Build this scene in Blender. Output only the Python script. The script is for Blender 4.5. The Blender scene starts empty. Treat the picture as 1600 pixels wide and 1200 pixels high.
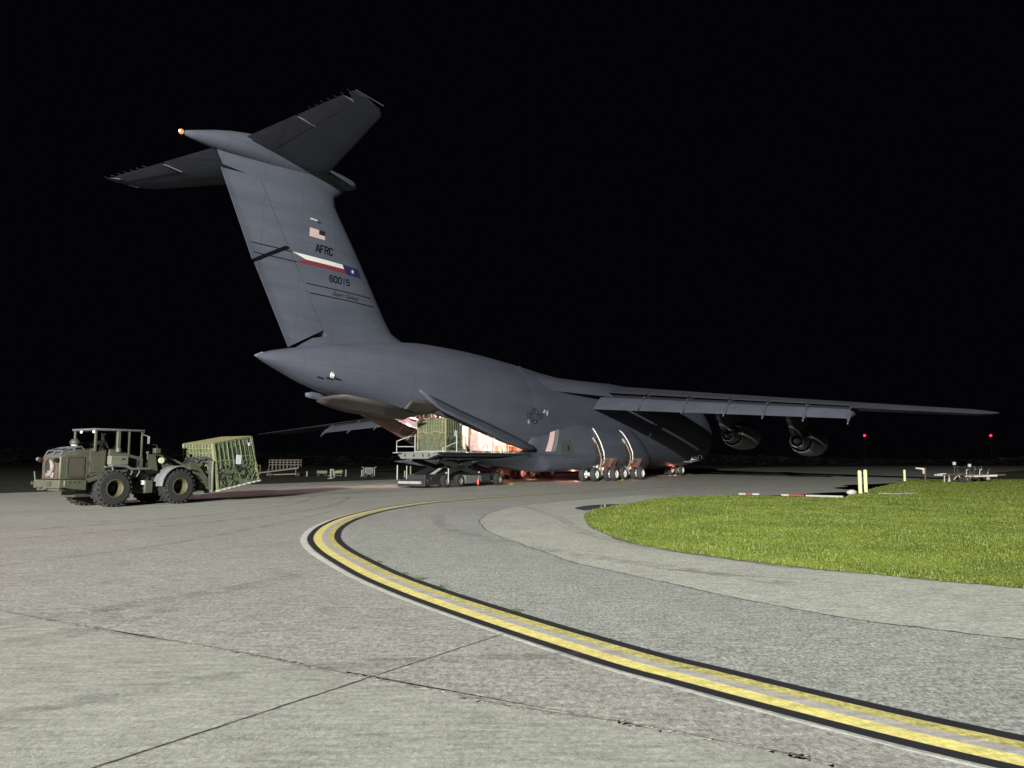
import bpy, bmesh, math, random
import numpy as np
from mathutils import Vector, Matrix, Euler
random.seed(7); rng = np.random.default_rng(11)
R = math.radians
S = bpy.context.scene
C = S.collection

# ---------------------------------------------------------------- camera
cam_d = bpy.data.cameras.new('camera'); cam = bpy.data.objects.new('camera', cam_d); C.objects.link(cam)
cam.location = (0, 0, 1.75); cam.rotation_euler = (R(90 + 5.65), 0, 0)
cam_d.sensor_width = 36; cam_d.lens = 36 * 1207 / 1600; cam_d.clip_start = 0.05; cam_d.clip_end = 6000
S.camera = cam
S.render.engine = 'CYCLES'
S.cycles.use_denoising = True
S.cycles.max_bounces = 5; S.cycles.diffuse_bounces = 3; S.cycles.glossy_bounces = 3
S.cycles.sample_clamp_indirect = 3.0
S.view_settings.view_transform = 'Standard'; S.view_settings.look = 'None'
S.view_settings.exposure = 0; S.view_settings.gamma = 1; S.view_settings.use_curve_mapping = False

# ---------------------------------------------------------------- night sky
W = bpy.data.worlds.new("World"); S.world = W; W.use_nodes = True
bg = W.node_tree.nodes['Background']
bg.inputs[0].default_value = (0.0007, 0.0007, 0.0012, 1); bg.inputs[1].default_value = 1.6

# ---------------------------------------------------------------- floodlight masts behind the photographer
def area(name, loc, target, size, power, col, spread=170):
    d = bpy.data.lights.new(name, 'AREA'); d.shape = 'DISK'; d.size = size; d.energy = power; d.color = col; d.spread = R(spread)
    o = bpy.data.objects.new(name, d); C.objects.link(o); o.location = loc
    o.rotation_euler = (Vector(target) - Vector(loc)).to_track_quat('-Z', 'Y').to_euler(); return o
area('apron_floodlight', (-25, -82, 25.5), (5, 60, 4), 1.0, 400000, (0.93, 1.0, 0.91))
area('apron_floodlight', (-62, -60, 24), (-18, 10, 0), 0.9, 20000, (1.0, 0.62, 0.70), 75)

# ---------------------------------------------------------------- helpers
def mat(name, col, rough=0.6, metal=0.0, var=0.0, scale=4.0, bump=0.0, bscale=None, emit=None, estr=0, col2=None, spec=0.5):
    m = bpy.data.materials.new(name); m.use_nodes = True; nt = m.node_tree; n = nt.nodes; b = n['Principled BSDF']
    b.inputs['Base Color'].default_value = (*col, 1); b.inputs['Roughness'].default_value = rough
    b.inputs['Metallic'].default_value = metal; b.inputs['Specular IOR Level'].default_value = spec
    if var or bump:
        tc = n.new('ShaderNodeTexCoord')
        no = n.new('ShaderNodeTexNoise'); no.inputs['Scale'].default_value = scale; no.inputs['Detail'].default_value = 6; no.inputs['Roughness'].default_value = .65
        nt.links.new(tc.outputs['Object'], no.inputs['Vector'])
        if var:
            r = n.new('ShaderNodeValToRGB')
            c2 = col2 or tuple(max(0, c * (1 - var)) for c in col)
            c1 = tuple(min(1, c * (1 + var * .6)) for c in col)
            r.color_ramp.elements[0].position = .3; r.color_ramp.elements[0].color = (*c2, 1)
            r.color_ramp.elements[1].position = .7; r.color_ramp.elements[1].color = (*c1, 1)
            nt.links.new(no.outputs['Fac'], r.inputs['Fac']); nt.links.new(r.outputs['Color'], b.inputs['Base Color'])
        if bump:
            nb = n.new('ShaderNodeTexNoise'); nb.inputs['Scale'].default_value = bscale or scale * 6; nb.inputs['Detail'].default_value = 4
            nt.links.new(tc.outputs['Object'], nb.inputs['Vector'])
            bp = n.new('ShaderNodeBump'); bp.inputs['Strength'].default_value = bump; bp.inputs['Distance'].default_value = .02
            nt.links.new(nb.outputs['Fac'], bp.inputs['Height']); nt.links.new(bp.outputs['Normal'], b.inputs['Normal'])
    if emit:
        b.inputs['Emission Color'].default_value = (*emit, 1); b.inputs['Emission Strength'].default_value = estr
    return m

class MB:
    def __init__(s): s.v = []; s.f = []; s.m = []
    def add(s, vs, fs, m=0):
        o = len(s.v); s.v += [tuple(v) for v in vs]; s.f += [tuple(i + o for i in f) for f in fs]; s.m += [m] * len(fs); return s
    def box(s, c, sz, rot=None, m=0, taper=None):
        x, y, z = [a / 2 for a in sz]; t = taper or 1
        vs = [(-x, -y, -z), (x, -y, -z), (x, y, -z), (-x, y, -z), (-x * t, -y * t, z), (x * t, -y * t, z), (x * t, y * t, z), (-x * t, y * t, z)]
        M = rot if isinstance(rot, Matrix) else (Euler(rot).to_matrix() if rot else Matrix.Identity(3))
        c = Vector(c); vs = [M @ Vector(v) + c for v in vs]
        return s.add(vs, [(0, 3, 2, 1), (4, 5, 6, 7), (0, 1, 5, 4), (1, 2, 6, 5), (2, 3, 7, 6), (3, 0, 4, 7)], m)
    def bar(s, p0, p1, w, h, m=0):
        p0 = Vector(p0); p1 = Vector(p1); d = p1 - p0
        if d.length < 1e-6: return s
        X = d.normalized(); up = Vector((0, 0, 1)) if abs(X.z) < .95 else Vector((0, 1, 0))
        Y = up.cross(X).normalized(); Z = X.cross(Y)
        M = Matrix((X, Y, Z)).transposed(); return s.box((p0 + p1) / 2, (d.length, w, h), M, m)
    def tube(s, pts, r, n=8, m=0, cap=True):
        pts = [Vector(p) for p in pts]; rs = r if isinstance(r, (list, tuple)) else [r] * len(pts)
        rings = []; pu = None
        for i, p in enumerate(pts):
            d = (pts[min(i + 1, len(pts) - 1)] - pts[max(i - 1, 0)]).normalized()
            u = (pu - d * pu.dot(d)) if pu else None
            if u is None or u.length < 1e-4: u = d.orthogonal()
            u.normalize(); pu = u; w = d.cross(u)
            rings.append([p + (u * math.cos(2 * math.pi * k / n) + w * math.sin(2 * math.pi * k / n)) * rs[i] for k in range(n)])
        return s.loft(rings, m, cap)
    def loft(s, rings, m=0, cap=True, closed=True):
        n = len(rings[0]); vs = [v for r in rings for v in r]; fs = []
        for i in range(len(rings) - 1):
            for k in range(n if closed else n - 1):
                k2 = (k + 1) % n; fs.append((i * n + k, i * n + k2, (i + 1) * n + k2, (i + 1) * n + k))
        if cap: fs.append(tuple(range(n - 1, -1, -1))); fs.append(tuple((len(rings) - 1) * n + k for k in range(n)))
        return s.add(vs, fs, m)
    def lathe(s, prof, o=(0, 0, 0), ax=(1, 0, 0), n=32, m=0, cap=False):
        ax = Vector(ax).normalized(); u = ax.orthogonal().normalized(); w = ax.cross(u); o = Vector(o)
        rings = [[o + ax * a + (u * math.cos(2 * math.pi * k / n) + w * math.sin(2 * math.pi * k / n)) * r for k in range(n)] for a, r in prof]
        return s.loft(rings, m, cap)
    def cyl(s, p0, p1, r0, r1=None, n=16, m=0):
        return s.tube([p0, p1], [r0, r0 if r1 is None else r1], n, m)
    def prism(s, poly, y0, y1, m=0, ax='y'):
        def P(a, b, c): return {'y': (a, c, b), 'x': (c, a, b), 'z': (a, b, c)}[ax]
        n = len(poly); vs = [P(a, b, y0) for a, b in poly] + [P(a, b, y1) for a, b in poly]
        fs = [tuple(range(n)), tuple(range(2 * n - 1, n - 1, -1))] + [(i, (i + 1) % n, n + (i + 1) % n, n + i) for i in range(n)]
        return s.add(vs, fs, m)
    def sphere(s, c, r, m=0, n=12, sc=(1, 1, 1)):
        c = Vector(c); rings = []
        for i in range(n + 1):
            a = math.pi * i / n; rr = max(math.sin(a), .001)
            rings.append([c + Vector((rr * math.cos(2 * math.pi * k / (2 * n)) * r * sc[0], rr * math.sin(2 * math.pi * k / (2 * n)) * r * sc[1], -math.cos(a) * r * sc[2])) for k in range(2 * n)])
        return s.loft(rings, m)
    def build(s, name, mats, parent=None, smooth=30, bevel=0, recalc=True, solid=0):
        me = bpy.data.meshes.new(name); me.from_pydata(s.v, [], s.f)
        for mm in (mats if isinstance(mats, (list, tuple)) else [mats]): me.materials.append(mm)
        me.polygons.foreach_set('material_index', s.m)
        if recalc:
            b = bmesh.new(); b.from_mesh(me); bmesh.ops.recalc_face_normals(b, faces=b.faces); b.to_mesh(me); b.free()
        if smooth:
            me.polygons.foreach_set('use_smooth', [True] * len(me.polygons)); me.set_sharp_from_angle(angle=R(smooth))
        o = bpy.data.objects.new(name, me); C.objects.link(o)
        if parent: o.parent = parent
        if solid:
            q = o.modifiers.new('thickness', 'SOLIDIFY'); q.thickness = solid; q.offset = -1
        if bevel:
            q = o.modifiers.new('edge', 'BEVEL'); q.width = bevel; q.segments = 2; q.limit_method = 'ANGLE'; q.angle_limit = R(40)
        return o

def tag(o, label=None, cat=None, group=None, kind=None):
    if label: o['label'] = label
    if cat: o['category'] = cat
    if group: o['group'] = group
    if kind: o['kind'] = kind
    return o
def thing(name, label, cat, loc=(0, 0, 0), rz=0, group=None, rot=None):
    o = bpy.data.objects.new(name, None); C.objects.link(o); o.empty_display_size = .2
    o.location = loc; o.rotation_euler = rot or (0, 0, rz); return tag(o, label, cat, group)
def copy_tree(o, parent=None):
    c = o.copy(); C.objects.link(c); c.parent = parent
    for ch in list(o.children): copy_tree(ch, c)
    return c

# ---------------------------------------------------------------- materials of paving
def ground_mat(name, base, dark, speck, streak_rot=0.0, fine=60., bumpk=.35, big=.25, stain=.3, rough=.85, speckle=.5, streak=.35):
    m = bpy.data.materials.new(name); m.use_nodes = True; nt = m.node_tree; n = nt.nodes; L = nt.links.new; b = n['Principled BSDF']
    tc = n.new('ShaderNodeTexCoord')
    def noise(sc, det=5, ro=.6, vec=None, dist=0):
        q = n.new('ShaderNodeTexNoise'); q.inputs['Scale'].default_value = sc; q.inputs['Detail'].default_value = det; q.inputs['Roughness'].default_value = ro; q.inputs['Distortion'].default_value = dist
        L(vec or tc.outputs['Object'], q.inputs['Vector']); return q.outputs['Fac']
    def ramp(f, a, b_, c0=(0, 0, 0), c1=(1, 1, 1)):
        r = n.new('ShaderNodeValToRGB'); r.color_ramp.elements[0].position = a; r.color_ramp.elements[1].position = b_
        r.color_ramp.elements[0].color = (*c0, 1); r.color_ramp.elements[1].color = (*c1, 1); L(f, r.inputs['Fac']); return r.outputs['Color']
    def mix(f, a, c, mode='MIX', k=None):
        q = n.new('ShaderNodeMix'); q.data_type = 'RGBA'; q.blend_type = mode
        if k is not None: q.inputs[0].default_value = k
        else: L(f, q.inputs[0])
        for s_, v in ((6, a), (7, c)):
            if isinstance(v, tuple): q.inputs[s_].default_value = (*v, 1)
            else: L(v, q.inputs[s_])
        return q.outputs[2]
    mp = n.new('ShaderNodeMapping'); mp.inputs['Rotation'].default_value = (0, 0, streak_rot); mp.inputs['Scale'].default_value = (1, 6, 1)
    L(tc.outputs['Object'], mp.inputs['Vector'])
    c = mix(ramp(noise(big, 7, .62), .36, .62), dark, base)
    c = mix(None, c, ramp(noise(big * 5, 6, .7, dist=.8), .38, .62, (.80, .80, .80), (1.04, 1.04, 1.04)), 'MULTIPLY', 1.0)
    c = mix(None, c, ramp(noise(.75, 6, .72, dist=2.2), .50, .74, (1, 1, 1), (.80, .80, .80)), 'MULTIPLY', 1.0)
    c = mix(ramp(noise(stain * 4, 6, .7, dist=1.2), .42, .75), c, tuple(x * .72 for x in base))
    c = mix(ramp(noise(2.2, 5, .65, mp.outputs['Vector']), .35, .7), c, tuple(min(1, x * 1.18) for x in base), k=None) if streak else c
    st = mix(ramp(noise(6, 6, .7, mp.outputs['Vector'], .6), .3, .72, (1 - streak,) * 3, (1 + streak * .35,) * 3), c, c)
    c = mix(None, c, ramp(noise(7, 6, .75, mp.outputs['Vector'], .4), .28, .74, (1 - streak,) * 3, (1, 1, 1)), 'MULTIPLY', 1.0)
    mp3 = n.new('ShaderNodeMapping'); mp3.inputs['Rotation'].default_value = (0, 0, 0); mp3.inputs['Scale'].default_value = (1.25, .8, 1); L(tc.outputs['Object'], mp3.inputs['Vector'])
    k = speckle
    c = mix(None, c, ramp(noise(fine, 3, .75), .32, .62, (1 - k * .8,) * 3, (1, 1, 1)), 'MULTIPLY', 1.0)
    c = mix(None, c, ramp(noise(fine * .36, 4, .85, mp3.outputs['Vector']), .36, .62, (max(.05, 1 - k * 1.5),) * 3, (1 + k * .35,) * 3), 'MULTIPLY', 1.0)
    c = mix(None, c, ramp(noise(fine * .13, 5, .8, mp3.outputs['Vector'], .5), .34, .64, (1 - k * .6,) * 3, (1 + k * .05,) * 3), 'MULTIPLY', 1.0)
    c = mix(ramp(noise(fine * .3, 3, .8), .64, .74), c, speck)
    c = mix(ramp(noise(fine * .22, 4, .85, mp3.outputs['Vector'], .8), .29, .36, (1, 1, 1), (0, 0, 0)), c, tuple(x * (1 - k * .9) for x in dark))
    L(c, b.inputs['Base Color']); b.inputs['Roughness'].default_value = rough; b.inputs['Specular IOR Level'].default_value = .25
    bp = n.new('ShaderNodeBump'); bp.inputs['Strength'].default_value = bumpk; bp.inputs['Distance'].default_value = .012
    L(noise(fine * .9, 5, .75), bp.inputs['Height'])
    bp2 = n.new('ShaderNodeBump'); bp2.inputs['Strength'].default_value = bumpk * .6; bp2.inputs['Distance'].default_value = .01
    L(noise(14, 6, .7, mp.outputs['Vector']), bp2.inputs['Height']); L(bp.outputs['Normal'], bp2.inputs['Normal']); L(bp2.outputs['Normal'], b.inputs['Normal'])
    return m
M_conc = ground_mat('apron concrete', (.395, .405, .36), (.29, .297, .265), (.46, .47, .42), R(-32), 55, .45, .22, .25, streak=.14, speckle=.24)
M_conc2 = ground_mat('rough concrete', (.49, .485, .44), (.37, .365, .335), (.56, .55, .50), R(40), 45, .9, .5, .3, streak=.34, speckle=.34)
M_asph = ground_mat('aged asphalt', (.505, .525, .485), (.38, .39, .365), (.60, .60, .54), R(-40), 62, 1.0, .3, .3, streak=.12, speckle=.46)
M_shoulder = ground_mat('pale shoulder', (.55, .565, .50), (.43, .44, .395), (.62, .61, .55), R(-48), 50, .9, .4, .25, streak=.2, speckle=.3)
M_halo = ground_mat('new cement', (.62, .62, .58), (.48, .48, .45), (.66, .65, .61), R(-40), 60, .4, .6, .3, streak=.15, speckle=.15)
M_gap = ground_mat('grey line gap', (.46, .44, .42), (.38, .36, .35), (.52, .50, .48), R(-50), 60, .4, .8, .5, streak=.2, speckle=.16)
M_yel = ground_mat('yellow line paint', (.80, .71, .25), (.68, .60, .20), (.86, .79, .33), R(-50), 50, .6, 1.5, .8, streak=.12, speckle=.18)
M_yel2 = ground_mat('worn yellow line paint', (.72, .65, .22), (.50, .45, .15), (.80, .74, .30), R(-50), 55, .8, 1.1, .6, streak=.22, speckle=.32)
M_blk = ground_mat('black line paint', (.017, .017, .024), (.013, .013, .018), (.025, .025, .03), R(-50), 60, .5, 1.0, .5, streak=.2, speckle=.3)
M_joint = mat('joint sealant', (.03, .028, .025), .8)
M_soil = ground_mat('dark field', (.05, .058, .03), (.03, .035, .018), (.07, .07, .04), 0, 6, .8, .1, .1)
M_turf = ground_mat('turf soil', (.085, .115, .02), (.05, .065, .014), (.12, .15, .03), 0, 22, 1.0, .35, .3, streak=.2, speckle=.45)

# ---------------------------------------------------------------- ground
def catmull(P, k=10):
    P = [np.array(p, float) for p in P]; out = []
    for i in range(len(P) - 1):
        a = P[max(i - 1, 0)]; b = P[i]; c = P[i + 1]; d = P[min(i + 2, len(P) - 1)]
        for t in np.linspace(0, 1, k, endpoint=False):
            out.append(.5 * ((2 * b) + (c - a) * t + (2 * a - 5 * b + 4 * c - d) * t * t + (-a + 3 * b - 3 * c + d) * t ** 3))
    out.append(P[-1]); return np.array(out)
def sheet(name, poly, z, m, kind='structure', thick=0.0):
    b = MB(); n = len(poly)
    b.add([(x, y, z) for x, y in poly], [tuple(range(n))])
    if thick: b.add([(x, y, z) for x, y in poly] + [(x, y, z - thick) for x, y in poly], [(i, (i + 1) % n, n + (i + 1) % n, n + i) for i in range(n)])
    me_o = b.build(name, m, None, smooth=0, recalc=False)
    bm = bmesh.new(); bm.from_mesh(me_o.data); bmesh.ops.triangulate(bm, faces=bm.faces)
    for f in bm.faces:
        if abs(f.normal.z) > .5 and f.normal.z < 0: f.normal_flip()
    bm.to_mesh(me_o.data); bm.free(); return tag(me_o, kind=kind)
def ribbon(name, path, o0, o1, z, m, kind='structure', jit=0.0):
    p = np.array(path); d = np.gradient(p, axis=0); d /= np.linalg.norm(d, axis=1)[:, None]; nrm = np.stack([d[:, 1], -d[:, 0]], 1)
    ja = rng.normal(0, jit, len(p)) if jit else 0 * p[:, 0]; jb = rng.normal(0, jit, len(p)) if jit else 0 * p[:, 0]
    a = p + nrm * (o0 + ja)[:, None]; b_ = p + nrm * (o1 + jb)[:, None]
    vs = [(x, y, z) for x, y in a] + [(x, y, z) for x, y in b_]; n = len(p)
    o = MB().add(vs, [(i, i + 1, n + i + 1, n + i) for i in range(n - 1)]).build(name, m, None, smooth=0)
    bm = bmesh.new(); bm.from_mesh(o.data)
    for f in bm.faces:
        if f.normal.z < 0: f.normal_flip()
    bm.to_mesh(o.data); bm.free(); return tag(o, kind=kind)

sheet('field', [(-3000, -800), (3000, -800), (3000, 5000), (-3000, 5000)], -.06, M_soil)
# apron: bounded on the left by a line parallel to the aircraft, and by the far grass
apron = [(-150, -200), (-62, -20), (-27.5, 41.5), (-9.8, 74), (20, 127), (75, 215), (150, 260), (260, 230), (300, 100), (300, -200)]
sheet('apron', apron, 0, M_conc)
outer = catmull([(9.5, -1.2), (6.0, 1.75), (4.0, 3.45), (2.7, 4.61), (2.0, 5.33), (1.22, 6.24), (.76, 6.79), (-.1, 8.04), (-1.06, 9.54), (-1.8, 10.81), (-2.4, 11.95), (-3.05, 13.37), (-3.76, 15.03), (-4.31, 16.57), (-4.70, 18.0), (-5.06, 20.0), (-5.25, 22.0), (-5.30, 24.0), (-5.15, 26.5), (-4.8, 29.0), (-4.15, 31.6), (-3.1, 34.2), (-1.7, 36.7), (0.1, 39.3), (2.3, 42.3), (5.4, 46.3), (9.5, 51.5), (15, 58)], 8)
def offs(path, o):
    p = np.array(path); d = np.gradient(p, axis=0); d /= np.linalg.norm(d, axis=1)[:, None]; return p + np.stack([d[:, 1], -d[:, 0]], 1) * o
acr = [(12, 4.4), (8.0, 6.1), (6.2, 7.1), (5.01, 7.77), (4.3, 8.3), (3.58, 8.95), (2.85, 10.07), (1.99, 11.67), (1.09, 13.45), (.62, 15.0), (0, 17.15), (-.55, 19.12), (-.81, 20.96), (-.93, 23.2), (-.72, 26.0), (-.1, 28.9), (.9, 31.3), (3, 34.6), (5.5, 38.2), (9, 43), (16, 52)]
acr_s = catmull(acr, 12); jj = np.cumsum(rng.normal(0, .012, (len(acr_s), 2)), axis=0); jj -= np.linspace(0, 1, len(jj))[:, None] * jj[-1]
acr_s = acr_s + jj * .6 + rng.normal(0, .012, (len(acr_s), 2))
inner = offs(outer, .70)
asph_poly = [tuple(p) for p in inner] + [(60, 110), (100, 60), (60, 0), (12, -3)]
sheet('asphalt_lane', asph_poly, .004, M_asph)
sheet('shoulder', [tuple(p) for p in acr_s] + [(60, 100), (100, 60), (60, -4), (14, 2)], .008, M_shoulder)
ribbon('shoulder_crack', acr_s, -.018, .012, .011, M_joint, jit=.006)
# far pavement beyond the grass island
sheet('far_pavement', [(16, 52), (9, 43), (6.4, 39.5), (7.5, 37.8), (15.6, 35.2), (60, 100), (140, 220), (110, 228), (60, 170)], .0115, M_conc)
hw_ = np.interp(outer[:, 1], [4, 8, 12, 16, 20, 26, 34], [.035, .045, .09, .14, .14, .06, .03]); ribbon('cement_edge', outer, -hw_, 0.0, .006, M_halo, jit=.004)
for nm, a, b_, mm, z in (('black_line', .015, .145, M_blk, .013), ('yellow_line', .145, .325, M_yel, .013), ('line_gap', .325, .46, M_gap, .0125), ('yellow_line', .46, .60, M_yel2, .013), ('black_line', .60, .735, M_blk, .013)):
    ribbon(nm, outer, a, b_, z, mm)
# ragged edge between the smooth slab and the rough strip that follows the line
edge = catmull([(-14, 14.2), (-9.5, 11.3), (-7.2, 9.95), (-5.97, 9.23), (-5.16, 8.76), (-4.94, 8.62), (-4.21, 8.16), (-3.61, 7.86), (-2.82, 7.46), (-2.3, 7.15), (-1.81, 6.83), (-1.14, 6.44), (-.48, 6.05), (0, 5.72), (.61, 5.44), (.89, 5.30), (1.25, 5.07), (1.68, 4.8), (1.95, 4.58), (3.4, 3.2)], 26)
edge = edge + rng.normal(0, .008, edge.shape) + np.cumsum(rng.normal(0, .003, edge.shape), axis=0) * .5
hout = offs(outer, -.02); k0 = [i for i, p in enumerate(hout) if p[0] < 3.3 and p[1] < 20.5]
strip = [tuple(p) for p in edge] + [tuple(hout[i]) for i in k0] + [(-8.5, 24), (-16, 22)]
sheet('rough_concrete', strip, .0035, M_conc2, thick=.0034)
M_worn = mat('worn slab edge', (.14, .13, .115), .9, var=.5, scale=8)
wj = .006 + .012 * np.abs(np.sin(np.arange(len(edge)) * .11) * np.sin(np.arange(len(edge)) * .037 + 1)); ribbon('slab_edge_crack', edge, -wj, wj, .0055, M_worn, jit=.005)
wl = .035 * np.abs(np.sin(np.arange(len(edge)) * .052)) * (rng.random(len(edge)) > .2); ribbon('slab_edge_lip', edge, -.008 - wl, -.008 + 0 * wl, .0052, M_conc2, jit=.003); ribbon('slab_edge_strip', edge, .008, .03 + wl, .0042, M_conc2, jit=.006)  # both narrow strips are plain rough concrete beside the crack
jn = MB()
def joint(p, q, w, z=.0095, n=40):
    p = np.array(p); q = np.array(q); d = (q - p) / np.linalg.norm(q - p); nr = np.array([d[1], -d[0]])
    P = [p + (q - p) * t + nr * random.gauss(0, .003) for t in np.linspace(0, 1, n)]
    vs = [(*(a - nr * w / 2 * random.uniform(.6, 1.3)), z) for a in P] + [(*(a + nr * w / 2 * random.uniform(.6, 1.3)), z) for a in P]
    jn.add(vs, [(i, n + i, n + i + 1, i + 1) for i in range(n - 1)])
joint((-5.3, .1), (-2.38, 4.61), .014); joint((-2.38, 4.61), (-1.14, 6.45), .014); joint((-1.14, 6.45), (-.08, 8.02), .013)
joint((-5.0, 8.72), (-3.54, 10.91), .007); joint((-3.54, 10.91), (-2.3, 12.8), .005)
joint((-7.97, 12.25), (-6.68, 14.15), .010); joint((-6.68, 14.15), (-4.7, 17.0), .008)
joint((-5.9, 7.36), (-5.0, 8.66), .009); joint((-12, 13.5), (-8.4, 19.2), .009); joint((-8.4, 19.2), (-1, 31), .009)
joint((-22, 20), (-4, 48), .012); joint((-30, 25), (-5, 65), .012)
jo = jn.build('pavement_joints', M_joint, None, smooth=0); tag(jo, kind='structure')
ck = MB()
def crack(P, w, z=.0135):
    P = catmull(P, 9); P = P + rng.normal(0, .008, P.shape); n = len(P); nr = np.array([.5, .85])
    vs = [(*(a - nr * w / 2 * random.uniform(.2, 1.5)), z) for a in P] + [(*(a + nr * w / 2 * random.uniform(.2, 1.5)), z) for a in P]
    ck.add(vs, [(i, n + i, n + i + 1, i + 1) for i in range(n - 1)])
crack([(1.35, 7.85), (1.62, 7.75), (1.8, 7.5), (1.95, 7.35), (2.05, 7.3)], .012); crack([(1.95, 7.34), (1.85, 7.1), (1.8, 6.95)], .01)
crack([(2.3, 12.8), (3.2, 12.1), (4.2, 11.6), (4.9, 10.9)], .02); crack([(3.8, 8.1), (4.6, 7.4), (5.4, 7.0)], .01); crack([(-3.6, 19), (-1.5, 19.6), (1, 20)], .02)
crack([(1.2, 22), (1.6, 19), (2.6, 15.9), (4.6, 12.7)], .025)
tag(ck.build('pavement_cracks', M_joint, None, smooth=0), kind='structure')
def smear_mat():
    m = bpy.data.materials.new('rubber smear'); m.use_nodes = True; nt = m.node_tree; n = nt.nodes; L = nt.links.new; b = n['Principled BSDF']; b.inputs['Base Color'].default_value = (.12, .115, .105, 1); b.inputs['Roughness'].default_value = .85
    tc = n.new('ShaderNodeTexCoord'); no = n.new('ShaderNodeTexNoise'); no.inputs['Scale'].default_value = 2.2; no.inputs['Detail'].default_value = 7; no.inputs['Roughness'].default_value = .75; L(tc.outputs['Object'], no.inputs['Vector'])
    r = n.new('ShaderNodeMapRange'); r.inputs[1].default_value = .42; r.inputs[2].default_value = .75; r.inputs[3].default_value = 0; r.inputs[4].default_value = .42; L(no.outputs['Fac'], r.inputs[0]); L(r.outputs[0], b.inputs['Alpha']); return m
M_smear = smear_mat()
for k, (P, w) in enumerate((([(-14, 14), (-10, 19), (-7.6, 25), (-7, 31), (-8, 38)], .32), ([(-16, 15), (-11.6, 20.5), (-9.4, 26), (-8.8, 32), (-9.8, 39)], .30), ([(-12, 8.5), (-8, 14), (-6.6, 20), (-6.2, 27)], .25), ([(-20, 24), (-12, 30), (-5, 40), (2, 54)], .5), ([(-8, 6), (-4.6, 9.6), (-3.2, 12)], .35), ([(-4.2, 4.8), (-2.0, 6.6), (1.0, 7.2)], .22), ([(-2.4, 25), (-1.6, 20), (.6, 15.5), (4, 11)], .4), ([(.4, 30), (1.4, 24), (2.0, 18), (4.4, 13)], .3), ([(-6.5, 5.2), (-4.9, 7.2), (-4.1, 9.4)], .5))):
    ribbon('tyre_smear', catmull(P, 14), -w / 2, w / 2, .0148 + k * .0002, M_smear, jit=.01)
# flat glossy black sheets along the grass edge
M_glossblk = mat('glossy near black', (.004, .004, .005), .04, spec=.4)
def dark_sheet(P, z=.016):
    P = catmull(P + [P[0]], 6)[:-1]; sheet('dark_sheet', [tuple(p) for p in P], z, M_glossblk)
dark_sheet([(12.6, 38.6), (14.6, 36.7), (15.6, 36.2), (18.2, 40.6), (19.6, 43.4), (17.0, 42.2), (14.6, 40.0)])
dark_sheet([(19.4, 43.0), (24, 50.5), (30.5, 60.8), (27.2, 58), (23.5, 55.2), (22.6, 52.4), (20.4, 49.5), (20.0, 46.5)])
dark_sheet([(2.55, 27.2), (2.3, 28.6), (3.0, 30.3), (4.1, 31.2), (4.2, 30.4), (3.2, 28.4)])

# grass island: low bank with blades
g_bound = [(2.8, 27.3), (2.35, 24.5), (2.14, 21.8), (2.2, 19.6), (2.4, 17.6), (2.75, 16.1), (3.4, 14.7), (4.3, 13.4), (5.06, 12.55), (5.84, 11.9), (6.5, 11.25), (7.1, 10.75), (9, 9.2), (14, 6.2), (25, 1), (60, -12)]
g_far = [(300, 5), (300, 230), (150, 222), (90, 137), (60, 100), (37.4, 72.2), (31.9, 63.6), (23.5, 50.2), (18.9, 42.3), (16.4, 37.9), (15.3, 35.9), (13.6, 36.9), (11.4, 38.6), (9.6, 38.6), (8.0, 37.2), (6.2, 34.6), (4.6, 31.2)]
gb = [tuple(p) for p in catmull(g_bound, 8)] + g_far
gb = [(x + random.gauss(0, .035), y + random.gauss(0, .035)) for x, y in gb]
M_dirt = mat('edge dirt', (.13, .115, .08), .95, var=.5, scale=6, bump=.8, bscale=30)
gs = catmull(g_bound, 14); wv = .05 + .11 * np.abs(np.sin(np.arange(len(gs)) * .13) * np.sin(np.arange(len(gs)) * .047 + 2)); ribbon('edge_dirt', gs, -.05, wv, .0145, M_dirt, jit=.018)
sheet('grass_island', gb, .02, M_turf, thick=.03)
def inside(px, py, poly):
    c = np.zeros(len(px), bool); n = len(poly)
    for i in range(n):
        x0, y0 = poly[i]; x1, y1 = poly[(i + 1) % n]
        if y0 == y1: continue
        hit = ((y0 > py) != (y1 > py)) & (px < (x1 - x0) * (py - y0) / (y1 - y0) + x0); c ^= hit
    return c
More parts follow.
